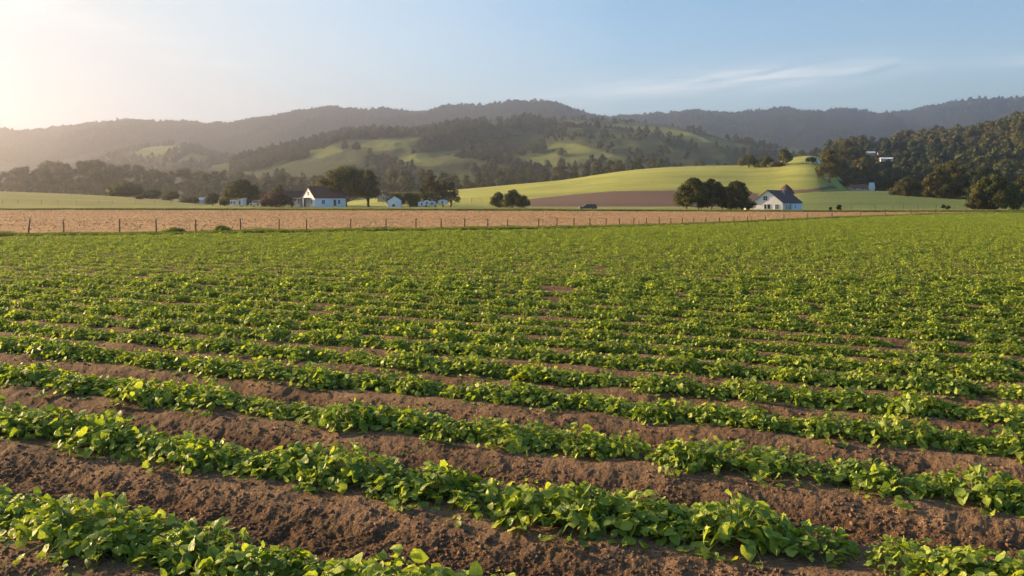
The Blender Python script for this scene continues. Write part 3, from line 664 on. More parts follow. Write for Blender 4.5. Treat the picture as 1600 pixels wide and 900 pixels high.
# crest trees on the hills
def crest_trees(hill, xs, hpx, name, label, group, kind='bushy', T=0.985):
    sp = []
    for x in xs:
        v = hill.at(np.array([x]), np.array([T]))[0]; Y = float(v[1]); sp.append((float(v[0]), Y, float(v[2]) - 0.5, random.uniform(*hpx) * Y / F))
    wood(kind, sp, name, label, group, 11.8)
crest_trees(H_L, [178, 186, 232, 240, 246, 256, 262, 270, 296, 306, 366, 398, 410], (6, 11), 'hill_tree', 'small hazy tree on the crest of the low left hill', 'trees on the crest of the low left hill')
crest_trees(H_M, list(np.arange(540, 625, 8)) + [676, 682, 688, 835, 842], (7, 13), 'hill_tree', 'tree standing on the crest of the wooded hill', 'trees on the crest of the wooded hill')
# wooded slope on the right
sp = []
rt = [(1262, 230), (1300, 222), (1330, 214), (1350, 210), (1380, 210), (1400, 218), (1425, 209), (1450, 212), (1475, 205), (1500, 208), (1525, 202), (1550, 193), (1600, 180), (1680, 160)]
for i in range(34):
    x = 1255 + i * 12 + random.uniform(-4, 4); v = H_R.at(np.array([x]), np.array([0.97]))[0]; Y = float(v[1]); ty = top_y(rt, x) + random.uniform(-2, 3)
    gy = HY - (float(v[2]) - H) * F / Y; sp.append((float(v[0]), Y, float(v[2]) - 1, max(6, (gy - ty)) * Y / F))
wood('bushy', sp, 'slope_tree', 'tree along the skyline of the wooded slope at the right', 'skyline trees of the wooded slope', 11.8)
sp = []
while len(sp) < 80:
    x = random.uniform(1330, 1640); T = random.uniform(0.12, 0.75); v = H_R.at(np.array([x]), np.array([T]))[0]; Y = float(v[1]); py = HY - (v[2] - H) * F / Y
    if 1342 < x < 1405 and 226 < py < 262: continue
    if x < 1340 and py < 262: continue
    sp.append((float(v[0]), Y, float(v[2]) - 0.5, random.uniform(9, 14)))
wood('dark', sp[:40], 'slope_tree', 'dark tree on the shaded part of the right hand wooded slope', 'dark trees of the wooded slope', 11.8)
wood('bushy', sp[40:], 'slope_tree', 'olive tree among dark ones on the right hand wooded slope', 'olive trees of the wooded slope', 11.8)

# far woodland: uncountable, one object per hill
def lowtree(seed, leaf):
    C, Rr = clumps_dome(1.0, 1.15, 0.12, 9, seed, rmin=.2, rmax=.3); V, q, tone = leaf_cards(C, Rr, 80, 0.105, seed, 0.85); cv, cf = cores(C, Rr, 0.8, 0.85, V, len(V))
    o = bpy.data.objects.new('woodland_tree_shape', mesh_np('woodland_tree_shape', np.concatenate([V, cv]), q, cf, M[leaf], attrs={'tone': np.concatenate([tone, np.full(len(cv), 0.3)])}))
    return o
FT = [lowtree(300, 'oak_leaf'), lowtree(301, 'olive_leaf'), lowtree(302, 'dark_leaf'), lowtree(303, 'oak_leaf')]
def woodland(hill, name, n, x0, x1, size, label, field=None, T0=0.05, skip=None, clump=None):
    r = np.random.default_rng(n); px = r.uniform(x0, x1, n); T = T0 + (1.0 - T0) * r.random(n) ** 0.8
    V = hill.at(px, T); py = HY - (V[:, 2] - H) * F / V[:, 1]
    keep = np.ones(n, bool)
    if field is not None: keep &= field(px, py) < 0
    if skip is not None: keep &= ~skip(px, py)
    if clump: keep &= fbm(V[:, 0] / clump, V[:, 1] / clump, 3, 5) > -0.10
    V = V[keep]; k = len(V); s = size * (0.55 + 1.0 * r.random(k) ** 1.6); V[:, 2] -= 0.1 * s
    kind = np.clip((fbm(V[:, 0] / (size * 9), V[:, 1] / (size * 14), 3, 9) + 0.45) * 4.2 + r.normal(size=k) * .7, 0, 3.99).astype(int)
    return scatter(name, V, r.random(k) * 6.28, np.stack([s, s, s * (0.8 + 0.5 * r.random(k))], 1), np.array([2, 0, 3, 1])[kind], FT, label, 'woodland')
woodland(H_FL, 'ridge_woodland', 26000, -150, 1030, 11, 'unbroken forest covering the far hazy ridge at the left', T0=0.3)
woodland(H_FR, 'ridge_woodland', 22000, 860, 1750, 13, 'unbroken forest covering the blue ridge at the right', T0=0.3)
woodland(H_M, 'hill_woodland', 12000, 360, 1300, 7.5, 'woods and scrub between the grass patches of the middle hill', field=wood_field, clump=70, skip=lambda a, b: (a > 860) & (np.sin(a * 91.7 + b * 57.3) > -0.75))
woodland(H_L, 'hill_woodland', 2500, 80, 560, 7, 'scrubby woods covering the low hazy left hill', field=lwood_field)
woodland(H_R, 'slope_woodland', 5200, 1240, 1760, 9.5, 'dense woods filling the slope behind the right hand trees', T0=0.02, skip=lambda a, b: ((a > 1350) & (a < 1398) & (b > 234) & (b < 254)) | ((a < 1330) & (b > 250)))

# ------------------------------------------------------------------ buildings
class MB:
    def __init__(s): s.V = []; s.F = []
    def box(s, x0, x1, y0, y1, z0, z1):
        b = len(s.V); s.V += [(x, y, z) for z in (z0, z1) for x, y in ((x0, y0), (x1, y0), (x1, y1), (x0, y1))]
        s.F += [tuple(b + i for i in f) for f in ((3, 2, 1, 0), (4, 5, 6, 7), (0, 1, 5, 4), (1, 2, 6, 5), (2, 3, 7, 6), (3, 0, 4, 7))]; return s
    def prism(s, prof, y0, y1):    # profile in x,z extruded along y
        b = len(s.V); n = len(prof); s.V += [(x, y0, z) for x, z in prof] + [(x, y1, z) for x, z in prof]
        s.F += [tuple(b + i for i in range(n)), tuple(b + n + i for i in reversed(range(n)))]
        s.F += [(b + i, b + n + i, b + n + (i + 1) % n, b + (i + 1) % n) for i in range(n)]; return s
    def lathe(s, prof, seg=16, c=(0, 0)):
        b = len(s.V)
        for r_, z in prof: s.V += [(c[0] + r_ * math.cos(2 * math.pi * k / seg), c[1] + r_ * math.sin(2 * math.pi * k / seg), z) for k in range(seg)]
        for i in range(len(prof) - 1): s.F += [(b + i * seg + k, b + i * seg + (k + 1) % seg, b + (i + 1) * seg + (k + 1) % seg, b + (i + 1) * seg + k) for k in range(seg)]
        s.F.append(tuple(b + k for k in reversed(range(seg)))); s.F.append(tuple(b + (len(prof) - 1) * seg + k for k in range(seg))); return s
    def build(s, name, m, parent=None, bevel=0.0):
        me = bpy.data.meshes.new(name); me.from_pydata(s.V, [], s.F); me.materials.append(M[m]); me.update()
        bm = bmesh.new(); bm.from_mesh(me); bmesh.ops.recalc_face_normals(bm, faces=bm.faces)
        if bevel: bmesh.ops.bevel(bm, geom=bm.edges[:], offset=bevel, segments=1, affect='EDGES')
        bm.to_mesh(me); bm.free()
        return link(name, me, parent)
def window(parent, x, y, z, w, h, axis='y', sgn=-1, bars=True, door=False):
    """opening on a wall face at y (axis 'y') or x (axis 'x'), standing 3-6 cm proud"""
    def bx(mb, a0, a1, d0, d1, z0, z1):
        lo, hi = sorted((sgn * d0, sgn * d1))
        if axis == 'y': mb.box(x + a0, x + a1, y + lo, y + hi, z0, z1)
        else: mb.box(x + lo, x + hi, y + a0, y + a1, z0, z1)
        return mb
    if door:
        f = bx(MB(), -w / 2, w / 2, -0.02, 0.05, z, z + h).build('door', 'brown_door', parent)
        bx(MB(), w * .3, w * .3 + .06, 0.05, 0.10, z + h * .45, z + h * .45 + .12).build('handle', 'metal', f); return f
    p = bx(MB(), -w / 2, w / 2, -0.02, 0.03, z, z + h)
    win = p.build('window', 'glass', parent)
    fr = MB(); e = 0.07
    bx(fr, -w / 2 - e, -w / 2, 0, 0.06, z - e, z + h + e); bx(fr, w / 2, w / 2 + e, 0, 0.06, z - e, z + h + e); bx(fr, -w / 2, w / 2, 0, 0.06, z + h, z + h + e); bx(fr, -w / 2, w / 2, 0, 0.06, z - e, z)
    if bars: bx(fr, -0.03, 0.03, 0.032, 0.055, z, z + h); bx(fr, -w / 2, -0.03, 0.032, 0.055, z + h / 2 - .03, z + h / 2 + .03); bx(fr, 0.03, w / 2, 0.032, 0.055, z + h / 2 - .03, z + h / 2 + .03)
    fr.build('frame', 'white_trim', win)
    return win
def gable_roof(parent, w, l, ev, rd, over=0.3, th=0.16, m='maroon_roof', x0=None):
    """ridge along y from 0 to l, width w centred on x=0"""
    hw = w / 2; k = (rd - ev) / hw; o = over
    pr = [(-hw - o, ev - k * o + .02), (0, rd + .02), (hw + o, ev - k * o + .02), (hw + o, ev - k * o + th), (0, rd + th + .02), (-hw - o, ev - k * o + th)]
    return MB().prism(pr, -o, l + o).build('roof', m, parent)
def house_walls(parent, w, l, ev, rd, m='white_wall'):
    hw = w / 2; return MB().prism([(-hw, -0.3), (hw, -0.3), (hw, ev), (0, rd), (-hw, ev)], 0, l).build('wall', m, parent)

def place(name, px, py, Y, yaw, label, cat, group=None):
    x, y, z = P(px, py, Y); return thing(name, (x, y, z), label, cat, group, R(yaw))
# left farmhouse: gable towards the sun, long wall towards the camera and right.  local +y is along the ridge
b = place('farmhouse', 481.5, 323, 311, -50, 'white farmhouse with steep maroon roof and blue-shaded side wall, left of the largest oak', 'house')
Wd, Ln, Ev, Rd = 8.2, 11.2, 2.9, 6.3
house_walls(b, Wd, Ln, Ev, Rd); rf = gable_roof(b, Wd, Ln, Ev, Rd)
MB().box(-0.35, 0.35, Ln - 1.8, Ln - 1.1, Rd - 0.9, Rd + 0.9).build('chimney', 'brick', rf)
MB().box(Wd / 2 + .003, Wd / 2 + .05, 0.02, Ln - .02, -0.25, Ev - .28).build('shade_panel', 'blue_and_shade_wall', b)  # panel added over the white wall, its blue is painted shade
window(b, 0.0, 0, 3.5, 0.9, 1.2); window(b, 2.4, 0, 1.0, 1.0, 1.2)
window(b, Wd / 2 + .05, 3.1, 0.9, 1.0, 1.2, 'x', 1); window(b, Wd / 2 + .05, 7.2, 0.3, 0.9, 1.9, 'x', 1, door=True); window(b, Wd / 2 + .05, 8.7, 0.9, 0.8, 1.2, 'x', 1)
pr = MB(); pr.prism([(-7.6, 2.15), (1.5, 2.75), (1.5, 2.87), (-7.6, 2.27)], -2.6, 0.25).build('porch_roof', 'blue_roof', b)
for x in (-7.4, -5.0, -2.6, 1.3): MB().box(x - .1, x + .1, -2.5, -2.3, -.3, 2.2 + (x + 7.6) * .066).build('porch_post', 'white_trim', b)
MB().box(-6.9, -4.15, -0.6, 4.2, -.3, 2.2).build('side_room', 'white_wall', b)
window(b, -5.5, -0.6, 0.9, 0.9, 1.1); window(b, -2.2, 0, 0.0, 1.0, 2.0, door=True)
# long dark-roofed barn behind it
b = place('long_barn', 446, 318, 340, -78, 'low barn with a long dark roof behind the white farmhouse', 'barn')
house_walls(b, 7, 13, 2.2, 4.2, 'pink_wall'); gable_roof(b, 7, 13, 2.2, 4.2, m='dark_roof'); window(b, 3.5, 3, .8, 1, 1, 'x', 1); window(b, 3.5, 8, 0, 1.2, 1.9, 'x', 1, door=True)
# white huts under the umbrella tree
b = place('hut', 374.5, 320, 312, -25, 'taller white hut with a sloping roof under the umbrella topped tree', 'hut')
MB().prism([(-1, -.3), (1, -.3), (1, 2.0), (-1, 1.3)], 0, 2).build('wall', 'white_wall', b); MB().prism([(-1.2, 1.25), (1.2, 2.1), (1.2, 2.2), (-1.2, 1.35)], -.2, 2.2).build('roof', 'pale_roof', b); window(b, 0, 0, 0, .7, 1.3, door=True)
b = place('hut', 364, 320, 313, 5, 'smaller white hut with two dark openings under the umbrella topped tree', 'hut')
MB().box(-.9, .9, 0, 1.8, -.3, 1.45).build('wall', 'white_wall', b); MB().box(-1.05, 1.05, -.15, 1.95, 1.45, 1.55).build('roof', 'white_trim', b); window(b, -.4, 0, .4, .45, .7, bars=False); window(b, .4, 0, .4, .45, .7, bars=False)
b = place('barn', 312, 318, 400, -70, 'tiny pale roofed barn behind the left shrubs', 'barn')
house_walls(b, 3.5, 4, 1.5, 2.3, 'pink_wall'); gable_roof(b, 3.5, 4, 1.5, 2.3, m='pale_roof'); window(b, 1.75, 2, .5, .6, .6, 'x', 1)
# blue gabled shed
b = place('gabled_shed', 616, 322.5, 306, 4, 'small pale blue shed with a pointed gable beside the dark bush', 'shed')
house_walls(b, 4.2, 5, 1.7, 3.0, 'blue_and_shade_wall'); gable_roof(b, 4.2, 5, 1.7, 3.0, over=.12, th=.1, m='pale_roof'); window(b, -.2, 0, -.1, .8, .75, bars=False)
b = place('cottage', 597, 314, 335, -20, 'small cream cottage right of the largest oak', 'cottage')
house_walls(b, 3.6, 4, 1.6, 2.9, 'cream_wall'); rf = gable_roof(b, 3.6, 4, 1.6, 2.9, over=.15, th=.1, m='rust_roof'); MB().box(-1.0, -.5, 1, 1.5, 1.8, 3.6).build('chimney', 'cream_wall', rf); window(b, .6, 0, .5, .6, .8)
b = place('hedge', 640, 304, 345, 0, 'long clipped pale green hedge behind the small blue shed', 'hedge')
hc = [(-9 + i * 0.8, 0, 0.0) for i in range(23)]; v, q, tn = leaf_cards(hc, [0.9] * 23, 260, 0.28, 90, 0.9); link('foliage', mesh_np('foliage', v, q, None, M['pale_leaf'], attrs={'tone': tn}), b)
stV, stF = [], []
for i in range(12): tube(stV, stF, [(-9 + i * 1.6, 0, -1.5 - 2.0), (-9 + i * 1.6, 0, 0.3)], [.08, .05], 5)
link('stem', mesh_np('stem', stV, stF, mat=M['bark']), b)
for i, (x, w, y0, lab, mt) in enumerate([(659, 2.2, 321, 'leftmost low blue shed under the open crowned trees', 'blue_and_shade_wall'), (667, 1.8, 319, 'low white shed with pale roof under the open crowned trees', 'white_wall'), (675, 2.0, 320, 'low blue white shed right of the white one under the trees', 'blue_and_shade_wall'), (691, 2.6, 318, 'small white shed between the two open crowned trees', 'white_wall')]):
    b = place('low_shed', x, y0 - .5, 308 + i * 2, 8 - 5 * i, lab, 'shed', 'low sheds under the open crowned trees')
    house_walls(b, w, 2.5, .85, 1.1, mt); gable_roof(b, w, 2.5, .85, 1.1, over=.1, th=.08, m='pale_roof'); window(b, 0, 0, 0, .5, .6, bars=False)
# right farmhouse
b = place('farmhouse', 1199.5, 328, 231, -33, 'white farmhouse with grey brown roof at the right, beside the dark tree clump', 'house')
Wd, Ln, Ev, Rd = 7.1, 15.0, 1.75, 4.55
house_walls(b, Wd, Ln, Ev, Rd, 'white_wall'); rf = gable_roof(b, Wd, Ln, Ev, Rd, over=.28, th=.14, m='slate_roof')
window(b, -.55, 0, 2.25, .95, .95); window(b, -.55, 0, .25, .55, 1.05, bars=False); window(b, .3, 0, .25, .7, 1.05, bars=False); window(b, 2.2, 0, .25, .8, 1.0)
MB().box(Wd / 2 + .003, Wd / 2 + .06, 6.4, Ln - .02, -.25, Ev - .3).build('shade_panel', 'blue_and_shade_wall', b)  # added panel, puts bluish shade into the white side wall's colour
window(b, Wd / 2 + .06, 9.4, .4, .6, .7, 'x', 1, bars=False)
for y in (1.0, 2.6, 4.2): window(b, Wd / 2, y, .1, .85, 1.15, 'x', 1, bars=False)
window(b, Wd / 2, 5.5, -.1, .7, 1.4, 'x', 1, door=True)
for y in (.2, 3.4, 6.3): MB().box(Wd / 2 + .18, Wd / 2 + .3, y - .06, y + .06, -.3, Ev - .3).build('porch_post', 'white_trim', b)
MB().box(.9, 1.4, 8.0, 8.5, Rd - 1.0, Rd + .35).build('chimney', 'brick', rf)
b = place('tower', 1228.5, 326, 246, 10, 'round tower with a domed rust brown roof behind the right farmhouse', 'tower')
MB().lathe([(1.75, -.3), (1.75, 4.0)], 12).build('wall', 'brick', b)
MB().lathe([(1.95, 3.7), (1.9, 4.0), (1.45, 4.9), (.75, 5.6), (.25, 5.95), (.04, 6.15)], 12).build('roof', 'tower_roof', b)
b = place('outhouse', 1168, 328, 236, 12, 'tiny cream outhouse between the dark trees and the right farmhouse', 'outhouse')
MB().box(-.5, .5, 0, 1, -.3, 1.35).build('wall', 'cream_wall', b); MB().prism([(-.65, 1.36), (.65, 1.36), (.65, 1.46), (0, 1.75), (-.65, 1.46)], -.1, 1.1).build('roof', 'slate_roof', b); window(b, 0, 0, 0, .45, 1.05, door=True)
b = place('outhouse', 1177, 328, 240, -8, 'cream shed touching the left wall of the right farmhouse', 'shed')
MB().box(-.55, .55, 0, 1.3, -.3, 1.3).build('wall', 'cream_wall', b); MB().prism([(-.65, 1.31), (.65, 1.31), (.65, 1.4), (-.65, 1.55)], -.1, 1.4).build('roof', 'slate_roof', b); window(b, 0.1, 0, .4, .45, .55, bars=False)
# hillside buildings
g = H_G.ground(1277, 254); Y = float(g[1]) - 6
b = place('hut', 1277, 254, Y, -15, 'tiny pointed white hut at the top of the green hill', 'hut'); k = Y / F
MB().lathe([(3.4 * k, -.3), (3.2 * k, 2.0 * k), (1.2 * k, 4.5 * k), (.2 * k, 6.5 * k)], 8).build('wall', 'white_wall', b); window(b, 0, -3.25 * k, 0, .5, .7, bars=False)
for (x, y, Y, wp, hp, yaw, lab, wm, rm) in [(1360, 241, 600, 13, 4, -8, 'small hillside house with a pale turquoise roof', 'brick', 'pale_roof'), (1385, 250, 560, 18, 3.4, -14, 'long white hillside house right below the turquoise roofed one', 'pink_wall', 'pale_roof'),
        (1345, 297, 425, 34, 8, -6, 'low pink house with a dark doorway behind the meadow', 'pink_wall', 'rust_roof'), (1362, 297, 420, 7, 11, 5, 'small white tower like shed at the right end of the low pink house', 'white_wall', 'pale_roof'), (1302, 297, 425, 9, 5, 0, 'tiny tan shed among the bushes left of the pink house', 'cream_wall', 'rust_roof'), (905, 287, 640, 22, 7, 0, 'pale grey roofed barn at the foot of the tree belt', 'pink_wall', 'pale_roof'), (1374, 240, 640, 5, 3, 0, 'tiny brown hut right of the turquoise roofed house', 'brick', 'rust_roof')]:
    k = Y / F; L_, h_ = wp * k, hp * k
    b = place('house', x, y, Y, 90 + yaw, lab, 'house' if 'house' in lab else ('barn' if 'barn' in lab else 'shed'))
    off = thing  # local ridge runs along +y; centre it
    w_ = min(L_ * .7, 6.0); hw = w_ / 2
    MB().prism([(-hw, -.9), (hw, -.9), (hw, h_ * .4), (0, h_), (-hw, h_ * .4)], -L_ / 2, L_ / 2).build('wall', wm, b)
    kk = h_ * .6 / hw; MB().prism([(-hw - .3, h_ * .4 - kk * .3 + .02), (0, h_ + .02), (hw + .3, h_ * .4 - kk * .3 + .02), (hw + .3, h_ * .4 - kk * .3 + .2), (0, h_ + .22), (-hw - .3, h_ * .4 - kk * .3 + .2)], -L_ / 2 - .2, L_ / 2 + .2).build('roof', rm, b)
    for j in np.linspace(-L_ * .35, L_ * .35, 3 if wp > 10 else 1): window(b, -hw, float(j), h_ * .1, min(.9, L_ * .2), h_ * .28, 'x', -1, bars=False)
    MB()

# ------------------------------------------------------------------ vehicles
def vehicle(px, py, Y, L_, h_, yaw, paint, label, cat, van=False):
    b = place('parked_van' if van else 'parked_car', px, py, Y, yaw, label, cat)
    w = L_ * .4
    low = [(-.5, .17), (.5, .17), (.5, .5), (.46, .56), (-.22, .56), (-.46, .50), (-.5, .42)]
    MB().prism([(x * L_, z * h_) for x, z in low], -w / 2, w / 2).build('body', paint, b, 0.04)
    top = [(-.30, .55), (.47, .55), (.43, .96), (.38, 1.0), (-.06, 1.0), (-.12, .97)]
    MB().prism([(x * L_, z * h_) for x, z in top], -w / 2 + .08, w / 2 - .08).build('cabin', paint, b, 0.04)
    for x0, x1, x2, x3 in ((-.20, -.08, .03, .03), (.06, .06, .22, .22), (.25, .25, .40, .42)):
        MB().prism([(x0 * L_, .60 * h_), (x3 * L_, .60 * h_), (x2 * L_, .92 * h_), (x1 * L_, .92 * h_)], -w / 2 + .05, w / 2 - .05).build('side_window', 'glass', b)
    for sx in (-.31, .31):
        for sy in (-1, 1):
            r_ = .2 * h_ + .04; V, Q = [], []
            tube(V, Q, [(sx * L_, sy * w / 2 - .1, r_), (sx * L_, sy * w / 2 + .1, r_)], [r_, r_], 16)
            V += [(sx * L_, sy * w / 2 - .1, r_), (sx * L_, sy * w / 2 + .1, r_)]
            T = [(i, (i + 1) % 16, 32) for i in range(16)] + [(16 + i, 16 + (i + 1) % 16, 33) for i in range(16)]
            wh = link('wheel', mesh_np('tyre', V, Q, T, M['rubber']), b)
            V, Q = [], []; y1 = sy * w / 2 + sy * .11
            tube(V, Q, [(sx * L_, y1 - .02, r_), (sx * L_, y1 + .01, r_)], [r_ * .55, r_ * .5], 12); V += [(sx * L_, y1 + sy * .012, r_)]
            link('rim', mesh_np('rim', V, Q, [(12 * (sy > 0) + i, 12 * (sy > 0) + (i + 1) % 12, 24) for i in range(12)], M['metal']), wh)
    for sy in (-1, 1): MB().box(-.505 * L_, -.49 * L_, sy * w * .36 - .12, sy * w * .36 + .12, .34 * h_, .43 * h_).build('headlight', 'white_trim', b)
    return b
vehicle(919, 327.3, 240, 4.3, 1.35, 2, 'green_paint', 'dark green estate car parked on the grass strip before the plum brown slope', 'car')
vehicle(398, 321.5, 302, 3.2, 1.55, 8, 'white_paint', 'small white van beside the big russet bush', 'van', True)

# ------------------------------------------------------------------ fences
def fence(name, spots, label, hgt, rad, mt='grey_wood', wires=(0.93, 0.62, 0.32), lean=None):
    x0, y0, z0 = spots[0][:3]
    root = thing(name, (x0, y0, z0), label, 'fence')
    tops = []
    for i, s in enumerate(spots):
        hh = s[3] if len(s) > 3 else hgt; l = (lean or {}).get(i, random.uniform(-.03, .03))
        V, Q = [], []; bx, by, bz = s[0] - x0, s[1] - y0, s[2] - z0
        p = [(bx, by, bz - .3), (bx + l * .4 * hh, by, bz + hh * .45), (bx + l * hh, by + random.uniform(-.01, .01), bz + hh)]
        tube(V, Q, p, [rad * 1.05, rad, rad * .85], 7); V.append(tuple(Vector(p[2]) + Vector((0, 0, rad * .4))))
        T = [(14 + k, 14 + (k + 1) % 7, 21) for k in range(7)]
        link('post', mesh_np('post', V, Q, T, M[mt]), root); tops.append((p[1], p[2], hh, (bx, by, bz)))
    for wz in wires:
        V, Q = [], []; pts = []
        for i, (m_, t_, hh, bs) in enumerate(tops):
            b0 = Vector(bs); q = b0 + (Vector(t_) - b0) * wz + Vector((0, -rad * 1.05, 0))
            if pts: pts.append((pts[-1] + q) / 2 + Vector((0, 0, -.02)))
            pts.append(q)
        tube(V, Q, pts, [0.008] * len(pts), 4)
        link('wire', mesh_np('wire', V, Q, mat=M['metal']), root)
    return root
# the wire fence at the far edge of the crop field: post feet and tops as seen
FP = [(-120, 23), (-40, 22.5), (44, 22), (100, 20.5), (187, 21), (244, 20), (306, 18), (376, 18.5), (436, 17.5), (479, 17), (548, 16.5), (603, 15.5), (650, 15), (689, 15), (726, 14.5), (762, 14), (793, 13), (842, 13), (870, 13), (897, 12.5), (922, 12.5), (947, 11.5), (968, 11.5), (990, 11), (1010, 10.5), (1030, 11), (1048, 8.5), (1066, 9), (1084, 8), (1103, 8.5), (1124, 8), (1147, 8), (1168, 7.5), (1196, 8), (1225, 8), (1262, 8.5), (1300, 7.5), (1345, 8), (1383, 9), (1423, 7.5), (1462, 7), (1510, 6), (1570, 6)]
spots = []
for x, hp in FP:
    Y = GD(float(edge_y(x))) * 1.012; spots.append(((x - CX) / F * Y, Y, 0.02, hp * 1.15 * Y / F))
fence('wire_fence', spots, 'long wire fence on weathered posts between the crop field and the bare brown field', 1.0, 0.055, lean={2: .12, 3: -.03})
sp = []
for i in range(14):
    x = -60 + i * 30 + random.uniform(-5, 5); v = H_P.ground(min(x, 370), 318.5); sp.append((float(v[0]), float(v[1]), float(v[2]), 1.2))
fence('pasture_fence', sp, 'faint fence of thin posts on the left pasture', 1.2, .05, wires=(.9,))
sp = [((x - CX) / F * 250, 250 + i, 0.0, 1.0 * s) for i, (x, s) in enumerate([(1330, 1), (1370, 1.1), (1400, .9), (1419, 1.2), (1445, 1.1), (1476, 1.2), (1508, 1)])]
fence('meadow_fence', sp, 'thin fence crossing the pale meadow left of the front round tree', 1.0, .045, wires=(.9, .5))
sp = []
for x in (715, 737, 752): v = H_G.ground(x, 316); sp.append((float(v[0]), float(v[1]), float(v[2]), 1.6 if x == 737 else 1.1))
fence('hill_fence', sp, 'three small posts at the left foot of the green hill', 1.0, .06, wires=(.9,))

# ------------------------------------------------------------------ crop plants
def leaf_template(nr, wid, fold, droop):
    """unit leaf along +x; returns verts, faces, luv; nr inner stations"""
    s = np.linspace(0, 1, nr + 2); prof = np.sin(np.pi * s ** 0.78) ** 0.75; prof[0] = prof[-1] = 0
    V = [(0, 0, 0)]; UV = [(0, 0, 0)]
    for i in range(1, nr + 1):
        z = -droop * s[i] ** 2; w = prof[i] * wid
        V += [(s[i], -w, z + fold * w), (s[i], 0, z), (s[i], w, z + fold * w)]; UV += [(-prof[i], s[i], 0), (0, s[i], 0), (prof[i], s[i], 0)]
    V.append((1, 0, -droop)); UV.append((0, 1, 0))
    tris = [(0, 1, 2), (0, 2, 3)]; quads = []
    for i in range(nr - 1):
        a = 1 + 3 * i; quads += [(a, a + 3, a + 4, a + 1), (a + 1, a + 4, a + 5, a + 2)]
    a = 1 + 3 * (nr - 1); e = len(V) - 1; tris += [(a, e, a + 1), (a + 1, e, a + 2)]
    return np.array(V), np.array(quads).reshape(-1, 4), np.array(tris), np.array(UV)
def plant_data(seed, n=80, nr=3, lsize=0.15, rad=0.40, hgt=0.32, stems=True):
    r = np.random.default_rng(seed); VV, QQ, TT, UU, TO = [], [], [], [], []; off = 0; sV, sF = [], []
    for i in range(n):
        a = r.random() * 2 * math.pi; q = math.sqrt(r.random()); rr = rad * q * (0.85 + 0.3 * r.random())
        top = hgt * (1 - 0.62 * q ** 2.2) * (0.55 + 0.6 * r.random())
        if q > .8 and r.random() < .35: top *= 0.3; rr *= 1.18
        bpos = np.array([rr * math.cos(a), rr * math.sin(a), max(0.015, top)])
        L_ = lsize * (0.5 + 0.85 * r.random()); V, Q, T, U = leaf_template(nr, 0.36 + .14 * r.random(), r.uniform(-.1, .5), r.uniform(.05, .55))
        yaw = a + r.normal() * 0.9; pitch = -(0.38 - 0.75 * q) + r.normal() * 0.36; roll = r.normal() * 0.45
        E = np.array(Euler((roll, pitch, yaw)).to_matrix())
        V = (V * L_) @ E.T + bpos
        V[:, 2] += (r.random() - .5) * .01; V = V + r.normal(size=V.shape) * L_ * np.array([.025, .025, .06])
        V[:, 2] = np.maximum(V[:, 2], 0.004 + 0.01 * r.random())
        VV.append(V); QQ.append(Q + off); TT.append(T + off); UU.append(U); off += len(V)
        tone = np.clip(0.08 + 0.66 * r.random(), 0, .8)
        TO.append(np.full(len(V), tone))
        if stems and i % 2 == 0:
            c = Vector((0.06 * math.cos(a), 0.06 * math.sin(a), -0.02)); e = Vector(bpos); tube(sV, sF, [c, (c + e) / 2 + Vector((0, 0, .05)), e], [.005, .004, .0025], 4)
    return (mesh_np('foliage', np.concatenate(VV), np.concatenate(QQ), np.concatenate(TT), M['crop_leaf'], True, {'tone': np.concatenate(TO), 'luv': np.concatenate(UU)}),
            mesh_np('stem', sV, sF, mat=M['crop_stem'], smooth=True) if stems else None)
PL = [plant_data(500 + i, n=140, nr=4, lsize=.088, rad=.34, hgt=.22) for i in range(9)]
LO = [bpy.data.objects.new('row_plant_shape', plant_data(540 + i, n=84, nr=1, lsize=0.095, rad=.30, hgt=.18, stems=False)[0]) for i in range(6)]
slots = []
for k, d in enumerate(ROWS[1:]):
    if d > 200: break
    u = -d * 2.4 - 12 + random.random()
    while u < d * 1.9 + 60:
        u += (0.25 if k < 4 else (0.22 if k < 7 else 0.19)) * random.uniform(.82, 1.2)
        n_ = d + 0.04 * math.sin(u * 0.21 + d * 0.1)
        for side in (random.choice((-1, 1)),):
            uu = u + random.uniform(-.08, .08); nn = n_ + side * random.uniform(.0, .12 if k < 4 else (.08 if k < 8 else .05))
            x = RU[0] * uu + RN[0] * nn; y = RU[1] * uu + RN[1] * nn
            if y < 4.5: continue
            p = CX + F * x / y
            if p < -350 - 0 or p > 1950: continue
            if (H - 0.18) * F / y + HY < edge_y(p) + 0.3: continue
            if random.random() < 0.03: continue
            slots.append((x, y, k, p, HY + H * F / y, uu))
slots = np.array(slots)
